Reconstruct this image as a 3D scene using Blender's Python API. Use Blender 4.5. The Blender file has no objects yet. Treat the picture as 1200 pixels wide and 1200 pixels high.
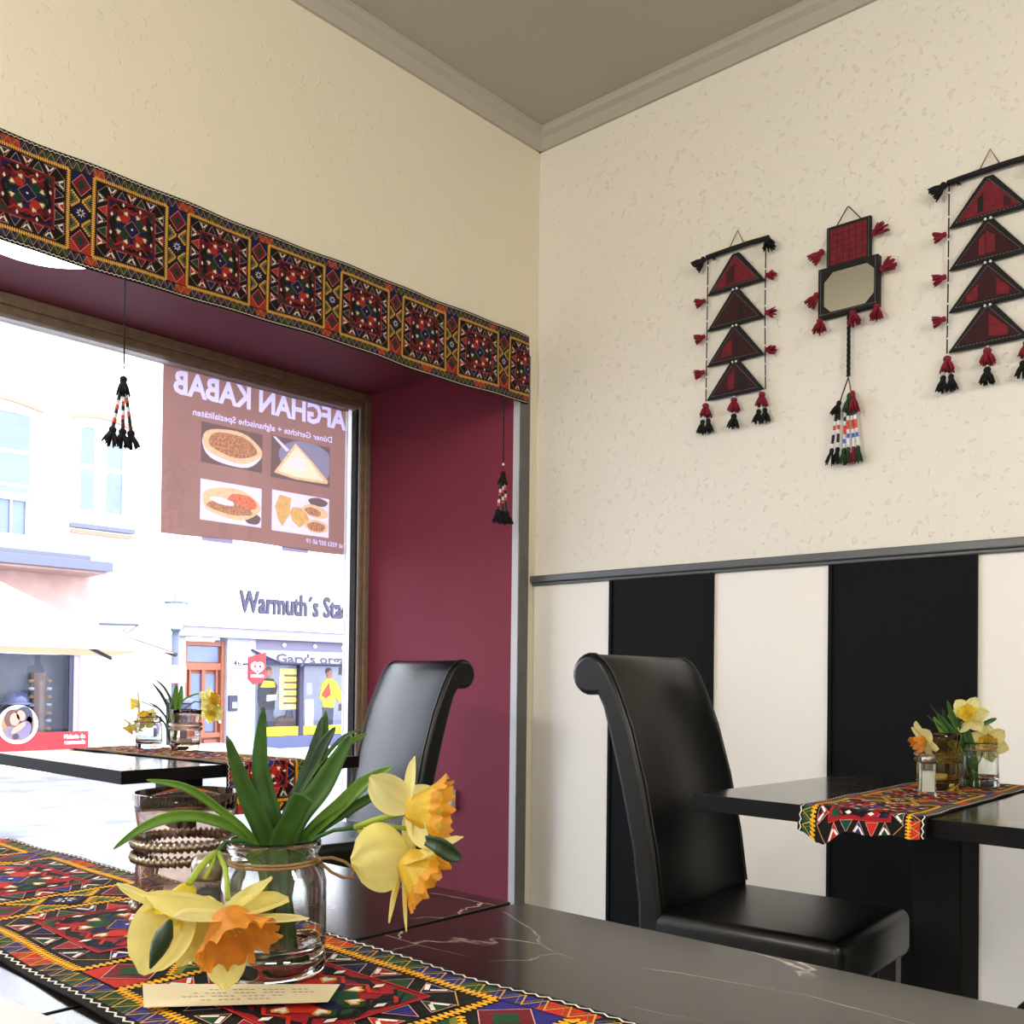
import bpy, bmesh, math, random
from mathutils import Vector, Matrix
from math import pi, sin, cos, tan, radians, sqrt, atan2
random.seed(4)
S = bpy.context.scene
COL = S.collection
V = Vector
# ------------------------------------------------------------------ camera
H = .985
YAW, PITCH, ROLL, FPX, CPY = .735255, .0124744, .0117443, 1165.157, 781.453
fw = V((-sin(YAW), cos(YAW), 0)) * cos(PITCH) + V((0, 0, sin(PITCH)))
r0 = V((cos(YAW), sin(YAW), 0)); u0 = r0.cross(fw)
rt = r0 * cos(ROLL) + u0 * sin(ROLL); up = -r0 * sin(ROLL) + u0 * cos(ROLL)
cd = bpy.data.cameras.new('camera'); cam = bpy.data.objects.new('camera', cd); COL.objects.link(cam)
cd.sensor_fit = 'HORIZONTAL'; cd.sensor_width = 36; cd.lens = FPX / 1200 * 36
cd.shift_y = (CPY - 600) / 1200; cd.clip_start = .02; cd.clip_end = 300
CAM = V((0, 0, H))
cam.matrix_world = Matrix(((rt.x, up.x, -fw.x, 0), (rt.y, up.y, -fw.y, 0), (rt.z, up.z, -fw.z, H), (0, 0, 0, 1)))
S.camera = cam
def P(x, y, d):            # point seen at pixel x, y of the 1200 px frame, d metres ahead of the lens
    return CAM + (fw + rt * ((x - 600) / FPX) + up * ((CPY - y) / FPX)) * d
# ------------------------------------------------------------------ world, sun, exposure
w = bpy.data.worlds.new('world'); S.world = w; w.use_nodes = True
bg = w.node_tree.nodes['Background']; bg.inputs[0].default_value = (.79, .87, 1, 1); bg.inputs[1].default_value = 4.8
sd = bpy.data.lights.new('sun', 'SUN'); sun = bpy.data.objects.new('sun', sd); COL.objects.link(sun)
sd.energy = 1.0; sd.angle = radians(2); sd.color = (1, .95, .88)
sun.rotation_euler = V((.62, .35, .95)).to_track_quat('Z', 'Y').to_euler()
S.view_settings.view_transform = 'Standard'; S.view_settings.look = 'None'
S.view_settings.gamma = 1; S.view_settings.use_curve_mapping = False
S.view_settings.exposure = .76
S.cycles.max_bounces = 10; S.cycles.transmission_bounces = 10; S.cycles.transparent_max_bounces = 12
# ------------------------------------------------------------------ materials
M = {}
def srgb(c):
    return tuple(((v / 255) / 12.92 if v / 255 <= .04045 else ((v / 255 + .055) / 1.055) ** 2.4) for v in c) + (1,)
def mat(name, c, rough=.6, metal=0, bump=0, bscale=200, spec=.5, var=0, vscale=20, trans=0, coat=0):
    m = bpy.data.materials.new(name); m.use_nodes = True; M[name] = m
    nt = m.node_tree; b = nt.nodes['Principled BSDF']
    col = srgb(c); b.inputs['Base Color'].default_value = col
    b.inputs['Roughness'].default_value = rough; b.inputs['Metallic'].default_value = metal
    b.inputs['Specular IOR Level'].default_value = spec
    if coat: b.inputs['Coat Weight'].default_value = coat
    tc = nt.nodes.new('ShaderNodeTexCoord')
    if bump:
        n = nt.nodes.new('ShaderNodeTexNoise'); n.inputs['Scale'].default_value = bscale; n.inputs['Detail'].default_value = 3
        bp = nt.nodes.new('ShaderNodeBump'); bp.inputs['Strength'].default_value = bump; bp.inputs['Distance'].default_value = .002
        nt.links.new(tc.outputs['Object'], n.inputs['Vector']); nt.links.new(n.outputs[0], bp.inputs['Height'])
        nt.links.new(bp.outputs[0], b.inputs['Normal'])
    if var:
        n = nt.nodes.new('ShaderNodeTexNoise'); n.inputs['Scale'].default_value = vscale; n.inputs['Detail'].default_value = 4
        r = nt.nodes.new('ShaderNodeValToRGB')
        r.color_ramp.elements[0].position = .3; r.color_ramp.elements[1].position = .7
        r.color_ramp.elements[0].color = tuple(v * (1 - var) for v in col[:3]) + (1,)
        r.color_ramp.elements[1].color = tuple(min(1, v * (1 + var)) for v in col[:3]) + (1,)
        nt.links.new(tc.outputs['Object'], n.inputs['Vector']); nt.links.new(n.outputs[0], r.inputs[0])
        nt.links.new(r.outputs[0], b.inputs['Base Color'])
    if trans:                                    # thin leaf / paper: some light comes through
        t = nt.nodes.new('ShaderNodeBsdfTranslucent'); t.inputs[0].default_value = col
        mx = nt.nodes.new('ShaderNodeMixShader'); mx.inputs[0].default_value = trans
        out = nt.nodes['Material Output']
        if var: nt.links.new(r.outputs[0], t.inputs[0])
        nt.links.new(b.outputs[0], mx.inputs[1]); nt.links.new(t.outputs[0], mx.inputs[2]); nt.links.new(mx.outputs[0], out.inputs[0])
    return m
def emit(name, c, s):
    m = bpy.data.materials.new(name); m.use_nodes = True; M[name] = m
    b = m.node_tree.nodes['Principled BSDF']; b.inputs['Emission Color'].default_value = srgb(c); b.inputs['Emission Strength'].default_value = s
    return m
def glass(name, c, rough=.0, ior=1.45):
    m = bpy.data.materials.new(name); m.use_nodes = True; M[name] = m; nt = m.node_tree
    for n in list(nt.nodes):
        if n.type == 'BSDF_PRINCIPLED': nt.nodes.remove(n)
    g = nt.nodes.new('ShaderNodeBsdfGlass'); g.inputs['Color'].default_value = srgb(c); g.inputs['Roughness'].default_value = rough; g.inputs['IOR'].default_value = ior
    nt.links.new(g.outputs[0], nt.nodes['Material Output'].inputs[0])
    return m
def pane_glass(name, tint=(255, 255, 255), mixf=.08):
    m = bpy.data.materials.new(name); m.use_nodes = True; M[name] = m; nt = m.node_tree
    for n in list(nt.nodes):
        if n.type == 'BSDF_PRINCIPLED': nt.nodes.remove(n)
    t = nt.nodes.new('ShaderNodeBsdfTransparent'); t.inputs[0].default_value = srgb(tint)
    g = nt.nodes.new('ShaderNodeBsdfGlossy'); g.inputs['Roughness'].default_value = .01
    f = nt.nodes.new('ShaderNodeFresnel'); f.inputs[0].default_value = 1.3
    mx = nt.nodes.new('ShaderNodeMixShader'); nt.links.new(f.outputs[0], mx.inputs[0])
    nt.links.new(t.outputs[0], mx.inputs[1]); nt.links.new(g.outputs[0], mx.inputs[2])
    nt.links.new(mx.outputs[0], nt.nodes['Material Output'].inputs[0]); return m
def plaster(name, c, strength, scale=1.0):
    m = mat(name, c, .75, spec=.3); nt = m.node_tree; b = nt.nodes['Principled BSDF']
    tc = nt.nodes.new('ShaderNodeTexCoord')
    n1 = nt.nodes.new('ShaderNodeTexNoise'); n1.inputs['Scale'].default_value = 26 * scale; n1.inputs['Detail'].default_value = 4; n1.inputs['Distortion'].default_value = .6
    r1 = nt.nodes.new('ShaderNodeValToRGB'); r1.color_ramp.elements[0].position = .615; r1.color_ramp.elements[1].position = .70
    n2 = nt.nodes.new('ShaderNodeTexNoise'); n2.inputs['Scale'].default_value = 90 * scale; n2.inputs['Detail'].default_value = 3
    mp = nt.nodes.new('ShaderNodeMath'); mp.operation = 'MULTIPLY_ADD'; mp.inputs[1].default_value = .22
    bp = nt.nodes.new('ShaderNodeBump'); bp.inputs['Strength'].default_value = strength; bp.inputs['Distance'].default_value = .004
    L = nt.links.new
    L(tc.outputs['Object'], n1.inputs['Vector']); L(tc.outputs['Object'], n2.inputs['Vector']); L(n1.outputs[0], r1.inputs[0])
    L(n2.outputs[0], mp.inputs[0]); L(r1.outputs[0], mp.inputs[2]); L(mp.outputs[0], bp.inputs['Height']); L(bp.outputs[0], b.inputs['Normal'])
    return m
def marble(name):
    m = mat(name, (38, 34, 33), .13, spec=.55); nt = m.node_tree; b = nt.nodes['Principled BSDF']; L = nt.links.new
    tc = nt.nodes.new('ShaderNodeTexCoord'); mpn = nt.nodes.new('ShaderNodeMapping'); mpn.inputs['Rotation'].default_value = (0, 0, .35); mpn.inputs['Scale'].default_value = (1, 2.6, 1)
    L(tc.outputs['Object'], mpn.inputs[0])
    n = nt.nodes.new('ShaderNodeTexNoise'); n.inputs['Scale'].default_value = 2.5; n.inputs['Detail'].default_value = 5
    mixv = nt.nodes.new('ShaderNodeMixRGB'); mixv.inputs[0].default_value = .22; L(mpn.outputs[0], mixv.inputs[1]); L(n.outputs['Color'], mixv.inputs[2]); L(mpn.outputs[0], n.inputs[0])
    vo = nt.nodes.new('ShaderNodeTexVoronoi'); vo.feature = 'DISTANCE_TO_EDGE'; vo.inputs['Scale'].default_value = 5; L(mixv.outputs[0], vo.inputs[0])
    r = nt.nodes.new('ShaderNodeValToRGB'); r.color_ramp.elements[0].position = 0; r.color_ramp.elements[0].color = (1, 1, 1, 1)
    r.color_ramp.elements[1].position = .011; r.color_ramp.elements[1].color = (0, 0, 0, 1); L(vo.outputs['Distance'], r.inputs[0])
    n2 = nt.nodes.new('ShaderNodeTexNoise'); n2.inputs['Scale'].default_value = 9; n2.inputs['Detail'].default_value = 4; L(tc.outputs['Object'], n2.inputs[0])
    r2 = nt.nodes.new('ShaderNodeValToRGB'); r2.color_ramp.elements[0].position = .44; r2.color_ramp.elements[1].position = .58; L(n2.outputs[0], r2.inputs[0])
    mu = nt.nodes.new('ShaderNodeMath'); mu.operation = 'MULTIPLY'; L(r.outputs[0], mu.inputs[0]); L(r2.outputs[0], mu.inputs[1])
    mx = nt.nodes.new('ShaderNodeMixRGB'); mx.inputs[1].default_value = srgb((36, 32, 31)); mx.inputs[2].default_value = srgb((172, 158, 146)); L(mu.outputs[0], mx.inputs[0])
    L(mx.outputs[0], b.inputs['Base Color']); return m
plaster('wall_plaster', (232, 227, 217), .58, 1.9)
plaster('wall_plaster_left', (232, 224, 204), .4, 1.4)
plaster('burgundy', (128, 48, 68), .15, 2)
mat('ceiling_paint', (178, 172, 160), .8)
mat('niche_ceiling', (122, 50, 66), .6)
mat('panel_white', (238, 234, 228), .45, bump=.05, bscale=60)
mat('panel_black', (10, 11, 14), .6, spec=.12, bump=.05, bscale=60)
mat('trim_grey', (88, 90, 92), .35, spec=.5)
mat('strip_light', (200, 200, 205), .4)
mat('strip_grey', (96, 97, 92), .5, var=.1)
mat('floor_wood', (118, 112, 106), .35, var=.2, vscale=6)
mat('frame_wood', (138, 116, 94), .6, var=.2, vscale=30)
mat('frame_metal', (225, 228, 235), .3)
mat('rubber', (12, 12, 14), .6); mat('bead_plastic', (250, 250, 250), .4, trans=.85)
mat('leather', (4, 4, 5), .34, bump=.12, bscale=300, spec=.42)
mat('leather_seam', (20, 19, 19), .4)
mat('leg_wood', (26, 20, 18), .35)
marble('marble')
mat('table_side', (16, 14, 14), .6, var=.4, vscale=14, spec=.12)
mat('table_steel', (8, 8, 9), .55, spec=.2)
for n_, c_ in dict(cl_black=(20, 17, 18), cl_maroon=(112, 24, 36), cl_red=(196, 44, 30), cl_crim=(156, 28, 40), cl_blue=(44, 40, 122), cl_navy=(24, 26, 66),
                   cl_green=(26, 72, 44), cl_olive=(122, 124, 52), cl_yellow=(246, 176, 34), cl_gold=(214, 160, 72), cl_white=(240, 232, 224), cl_pink=(226, 170, 160), cl_red_shade=(160, 46, 34), cl_crim_shade=(96, 24, 36), cl_green_shade=(26, 54, 40), cl_white_shade=(226, 214, 198), cl_olive_shade=(96, 92, 62), cl_gold_shade=(176, 136, 74)).items():
    mat(n_, c_, .85, bump=.5, bscale=900, spec=.2, var=.15, vscale=200)
mat('petal', (240, 230, 146), .55, trans=.45, var=.08, vscale=40, bump=.15, bscale=120)
mat('petal_pale', (242, 235, 168), .55, trans=.45, var=.06, vscale=40)
mat('corona_rim', (232, 164, 46), .55, trans=.35, var=.15, vscale=60); mat('corona', (240, 204, 74), .55, trans=.4, var=.18, vscale=60)
mat('corona_yellow', (240, 216, 70), .55, trans=.4, var=.12, vscale=60)
mat('corona_orange', (228, 150, 50), .55, trans=.35, var=.2, vscale=70)
mat('leaf', (56, 98, 32), .42, var=.25, vscale=30, trans=.15, bump=.2, bscale=80)
mat('leaf_light', (98, 142, 46), .42, var=.2, vscale=30, trans=.2)
mat('leaf_dark', (28, 58, 30), .45, var=.2, vscale=40)
mat('stem', (150, 170, 60), .5); mat('stem_dark', (36, 84, 36), .5)
glass('glass_clear', (250, 252, 250)); glass('glass_smoke', (243, 235, 229)); glass('glass_amber', (238, 230, 200))
mat('silver', (150, 140, 128), .28, 1); mat('twine', (150, 118, 80), .9, bump=.6, bscale=500)
mat('salt', (245, 243, 240), .9); mat('pepper', (46, 40, 38), .9, var=.4, vscale=800)
mat('card', (226, 214, 180), .7); mat('print_grey', (150, 138, 120), .8); mat('pale_pink', (238, 218, 226), .7)
mat('candle', (240, 236, 228), .6)
mat('mirror', (215, 215, 205), .04, 1); mat('black_cloth', (20, 18, 20), .85, bump=.4, bscale=500)
mat('red_cloth', (112, 24, 34), .9, var=.3, vscale=90, bump=.4, bscale=500); mat('dark_red_cloth', (54, 15, 22), .9, var=.3, vscale=90)
mat('stitch', (120, 118, 116), .8); mat('yarn_red', (132, 22, 44), .9); mat('yarn_black', (14, 13, 15), .9)
mat('yarn_green', (36, 66, 40), .9); mat('cord_brown', (120, 84, 56), .8)
mat('bead_white', (230, 232, 235), .3); mat('bead_red', (214, 74, 60), .3); mat('bead_black', (12, 12, 14), .3); mat('bead_green', (20, 70, 46), .3); mat('bead_blue', (70, 110, 190), .3)
mat('plastic_white', (232, 230, 226), .35)
emit('lamp_glow', (255, 250, 240), 5); emit('ceiling_glow', (255, 226, 184), 26)
pane_glass('pane'); mat('ext_white', (240, 238, 235), .8, var=.03, vscale=2)
# ------------------------------------------------------------------ mesh builder
class MB:
    def __init__(s): s.v = []; s.f = []; s.m = []; s.names = []
    def mi(s, n):
        if n not in s.names: s.names.append(n)
        return s.names.index(n)
    def face(s, pts, m):
        k = len(s.v); s.v += [tuple(p) for p in pts]; s.f.append(tuple(range(k, k + len(pts)))); s.m.append(s.mi(m))
    def add(s, vs, fs, m):
        k = len(s.v); s.v += [tuple(p) for p in vs]; i = s.mi(m)
        for f in fs: s.f.append(tuple(a + k for a in f)); s.m.append(i)
    def box(s, a, b, m, mx=None):
        x0, y0, z0 = a; x1, y1, z1 = b
        vs = [V(p) for p in ((x0, y0, z0), (x1, y0, z0), (x1, y1, z0), (x0, y1, z0), (x0, y0, z1), (x1, y0, z1), (x1, y1, z1), (x0, y1, z1))]
        if mx: vs = [mx @ p for p in vs]
        s.add(vs, [(0, 3, 2, 1), (4, 5, 6, 7), (0, 1, 5, 4), (1, 2, 6, 5), (2, 3, 7, 6), (3, 0, 4, 7)], m)
    def tube(s, pts, r, m, n=8, cap=True):
        pts = [V(p) for p in pts]; N = len(pts)
        rr = r if isinstance(r, (list, tuple)) else [r] * N
        vs = []; prev = None
        for i, p in enumerate(pts):
            t = (pts[min(i + 1, N - 1)] - pts[max(i - 1, 0)])
            if t.length < 1e-9: t = V((0, 0, 1))
            t.normalize()
            if prev is None:
                a = V((0, 0, 1)) if abs(t.z) < .9 else V((1, 0, 0)); prev = t.cross(a).normalized()
            prev = (prev - t * prev.dot(t)).normalized(); q = t.cross(prev)
            for k in range(n): vs.append(p + (prev * cos(2 * pi * k / n) + q * sin(2 * pi * k / n)) * rr[i])
        fs = [(i * n + k, i * n + (k + 1) % n, (i + 1) * n + (k + 1) % n, (i + 1) * n + k) for i in range(N - 1) for k in range(n)]
        if cap: fs += [tuple(range(n - 1, -1, -1)), tuple(range((N - 1) * n, N * n))]
        s.add(vs, fs, m)
    def lathe(s, prof, c, m, n=32, closed=False):
        c = V(c); vs = []
        for (r, z) in prof:
            for k in range(n): vs.append(c + V((r * cos(2 * pi * k / n), r * sin(2 * pi * k / n), z)))
        N = len(prof); rng = range(N) if closed else range(N - 1)
        fs = [(i * n + k, i * n + (k + 1) % n, ((i + 1) % N) * n + (k + 1) % n, ((i + 1) % N) * n + k) for i in rng for k in range(n)]
        s.add(vs, fs, m)
    def ball(s, c, r, m, n=8, sc=(1, 1, 1)):
        c = V(c); vs = []; h = n // 2 + 1
        for i in range(h + 1):
            a = pi * i / h
            for k in range(n): vs.append(c + V((r * sin(a) * cos(2 * pi * k / n) * sc[0], r * sin(a) * sin(2 * pi * k / n) * sc[1], r * cos(a) * sc[2])))
        s.add(vs, [(i * n + k, (i + 1) * n + k, (i + 1) * n + (k + 1) % n, i * n + (k + 1) % n) for i in range(h) for k in range(n)], m)
    def prism(s, poly, ax, a, b, m):              # poly: 2D; ax: function (u, v, t) -> 3D
        n = len(poly); vs = [V(ax(p[0], p[1], a)) for p in poly] + [V(ax(p[0], p[1], b)) for p in poly]
        s.add(vs, [tuple(range(n)), tuple(range(2 * n - 1, n - 1, -1))] + [(i, i + n, (i + 1) % n + n, (i + 1) % n) for i in range(n)], m)
    def build(s, name, parent=None, smooth=False, label=None, cat=None, group=None, kind=None, fix=False):
        me = bpy.data.meshes.new(name); me.from_pydata(s.v, [], s.f); 
        for n_ in s.names: me.materials.append(M[n_])
        me.polygons.foreach_set('material_index', s.m)
        if smooth: me.polygons.foreach_set('use_smooth', [True] * len(s.f))
        if fix:
            bm = bmesh.new(); bm.from_mesh(me); bmesh.ops.remove_doubles(bm, verts=bm.verts, dist=1e-6)
            bmesh.ops.recalc_face_normals(bm, faces=bm.faces); bm.to_mesh(me); bm.free()
        me.update(); o = bpy.data.objects.new(name, me); COL.objects.link(o)
        if parent: o.parent = parent
        tag(o, label, cat, group, kind); return o
def tag(o, label=None, cat=None, group=None, kind=None):
    if label: o['label'] = label
    if cat: o['category'] = cat
    if group: o['group'] = group
    if kind: o['kind'] = kind
    return o
def thing(name, label, cat, loc=(0, 0, 0), rz=0, group=None):
    o = bpy.data.objects.new(name, None); COL.objects.link(o); o.location = loc; o.rotation_euler = (0, 0, rz); o.empty_display_size = .05
    return tag(o, label, cat, group)
def copy_tree(o, parent=None):
    c = o.copy(); COL.objects.link(c); c.parent = parent
    for ch in list(o.children): copy_tree(ch, c)
    return c
def bevel(o, w_, seg=3):
    b = o.modifiers.new('bevel', 'BEVEL'); b.width = w_; b.segments = seg; b.limit_method = 'ANGLE'; b.angle_limit = radians(40); return o
def subsurf(o, n=2):
    m_ = o.modifiers.new('sub', 'SUBSURF'); m_.levels = n; m_.render_levels = n; return o
def smooth(o):
    for p in o.data.polygons: p.use_smooth = True
    return o
def boxobj(name, a, b, m, parent=None, bev=0, **k):
    q = MB(); q.box(a, b, m); o = q.build(name, parent, **k)
    if bev: bevel(o, bev)
    return o
# ------------------------------------------------------------------ room shell
XW, YW, XG = -2.55, 2.95, -3.437        # window wall face, striped wall face, inner face of the shop window
YJ, ZN, ZC = 2.849, 2.245, 3.125
Y0, X1, YB = -1.3, 2.7, -3.2
def struct(name, q, parent=None, **k): return q.build(name, parent, kind=None if parent else 'structure', **k)
q = MB(); q.box((XG - .3, YB - .2, -.12), (X1 + .2, YW + .2, 0), 'floor_wood'); struct('floor', q)
q = MB(); q.box((XW - .1, YB - .2, ZC), (X1 + .2, YW + .2, ZC + .15), 'ceiling_paint'); struct('ceiling', q)
q = MB(); q.box((XG - .3, YW, 0), (X1 + .2, YW + .2, ZC + .1), 'wall_plaster'); wall_right = struct('wall_right', q)
q = MB(); q.box((X1, YB, 0), (X1 + .2, YW, ZC), 'wall_plaster'); struct('wall_side', q)
q = MB(); q.box((XW - .3, YB - .2, 0), (X1 + .2, YB, ZC), 'wall_plaster'); struct('wall_back', q)
q = MB(); q.box((XG - .2, Y0, ZN + .02), (XW, YW, ZC), 'wall_plaster_left'); q.box((XG - .2, YJ + .02, 0), (XW, YW, ZN + .02), 'wall_plaster_left'); q.box((XG - .2, YB, 0), (XW, Y0, ZC), 'wall_plaster_left')
struct('wall_left', q)
q = MB(); q.box((XG - .18, YJ, 0), (XW - .001, YJ + .02, ZN), 'burgundy'); struct('wall_jamb', q)
q = MB(); q.box((XG - .18, Y0, ZN), (XW - .001, YJ + .02, ZN + .02), 'niche_ceiling'); struct('ceiling_niche', q)
# corner strip: a pale bead on the jamb side and a grey band on the wall face
q = MB(); q.box((XW - .03, YJ - .004, 0), (XW + .002, YJ, ZN), 'strip_light'); struct('trim_1', q)
q = MB(); q.box((XW, YJ - .004, 0), (XW + .008, YJ + .052, ZN), 'strip_grey'); bevel(struct('trim_2', q), .003, 2)
# cornices
def cornice(name, f):
    prof = [(0, 0), (.012, 0), (.016, -.008), (.05, -.042), (.056, -.05), (.056, -.064), (0, -.064)]
    prof = [(0, 3.06), (.012, 3.06), (.018, 3.068), (.036, 3.09), (.056, 3.1), (.06, 3.112), (.06, ZC), (0, ZC)]
    q = MB(); q.prism(prof, f, 0, 1, 'ceiling_paint'); struct(name, q, fix=True)
cornice('trim_3', lambda a, b, t: (XW + .0 + (X1 - XW) * t, YW - a, b))
cornice('trim_4', lambda a, b, t: (XW + a, YB + (YW - YB) * t, b))
# wainscot panels, joints covered, and chair rail
edges = [XW, -2.17, -1.748, -1.33, -.906, -.483, -.06, .363, .786, 1.21, 1.63, 2.05, 2.47, X1]
for i in range(len(edges) - 1):
    blk = i % 2 == 1; a, b = edges[i], edges[i + 1]
    q = MB(); q.box((a + .002, YW - (.016 if blk else .010), .0), (b - .002, YW + .001, 1.362), 'panel_black' if blk else 'panel_white')
    o = q.build('wainscot_panel', wall_right, label='matt black wainscot panel' if blk else 'white wainscot panel'); bevel(o, .002, 2)
for e in edges[1:-1]:
    q = MB(); q.box((e - .006, YW - .021, 0), (e + .006, YW - .009, 1.362), 'trim_grey' if 0 else 'panel_black'); q.build('batten', wall_right)
q = MB(); q.box((XW, YW - .034, 1.362), (X1, YW, 1.388), 'trim_grey'); q.box((XW, YW - .024, 1.350), (X1, YW, 1.362), 'trim_grey'); bevel(struct('trim_5', q), .004, 2)
# ------------------------------------------------------------------ shop window
wx = XG
win = tag(bpy.data.objects.new('window_1', None), kind='structure'); COL.objects.link(win)
def frame_bar(name, a, b, m, bev=.004): return boxobj(name, a, b, m, win, bev)
frame_bar('window_frame', (wx - .05, Y0, 2.205), (wx, YJ, 2.243), 'frame_wood')
frame_bar('window_frame', (wx - .06, Y0, 2.176), (wx - .012, YJ - .03, 2.205), 'frame_wood')
frame_bar('window_frame', (wx - .05, YJ - .030, .1), (wx, YJ - .001, 2.206), 'frame_wood')
frame_bar('window_frame', (wx - .06, YJ - .052, .1), (wx - .010, YJ - .030, 2.19), 'frame_wood')
frame_bar('glazing_bead', (wx - .062, YJ - .060, .12), (wx - .014, YJ - .053, 2.176), 'bead_plastic', .001)
frame_bar('glazing_seal', (wx - .062, YJ - .070, .12), (wx - .016, YJ - .060, 2.17), 'rubber', .001)
frame_bar('glazing_bead', (wx - .066, YJ - .094, .12), (wx - .052, YJ - .070, 2.17), 'bead_plastic', .001)
frame_bar('glazing_bead', (wx - .066, Y0, 2.160), (wx - .036, YJ - .100, 2.170), 'bead_plastic', .001)
frame_bar('window_sill', (wx - .08, Y0, 0), (wx + .02, YJ, .10), 'frame_wood')
frame_bar('window_frame', (wx - .05, Y0, .1), (wx, Y0 + .06, 2.2), 'frame_wood')
q = MB(); q.box((wx - .058, Y0 + .05, .1), (wx - .052, YJ - .09, 2.17), 'pane'); q.build('glass_pane', win)

# ------------------------------------------------------------------ lamps of the room
lamp = thing('ceiling_lamp', 'round white opal lamp glowing on the window niche ceiling', 'lamp', (-2.765, 1.135, ZN))
q = MB(); q.lathe([(0, -.094), (.12, -.092), (.165, -.088), (.19, -.078), (.197, -.06), (.195, -.012)], (0, 0, 0), 'lamp_glow', 40); q.build('diffuser', lamp, True)
q = MB(); q.lathe([(.195, -.012), (.18, 0), (0, 0)], (0, 0, 0), 'plastic_white', 40); q.build('base', lamp, True)
def pendant(x, y, e, lab):
    t = thing('pendant_lamp', lab, 'lamp', (x, y, 2.22), 0, 'round opal pendant lamps')
    q = MB(); q.tube([(0, 0, .9), (0, 0, .17)], .004, 'rubber'); q.build('cord', t)
    q = MB(); q.lathe([(0, .2), (.04, .2), (.045, .15)], (0, 0, 0), 'table_steel', 24); q.build('cap', t, True)
    q = MB(); emit('opal_' + str(e), (255, 251, 241), e); q.ball((0, 0, 0), .155, 'opal_' + str(e), 24); q.build('globe', t, True)
    return t
pendant(-1.8, -1.0, 66, 'round opal pendant lamp over the tables by the window')
pendant(1.15, 1.1, 42, 'round opal pendant lamp right of the striped wall tables')
pendant(1.0, -1.8, 52, 'added fill lamp, round opal pendant out of view at the back of the room')  # unseen lamp, added behind the camera as fill light for the walls

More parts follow.
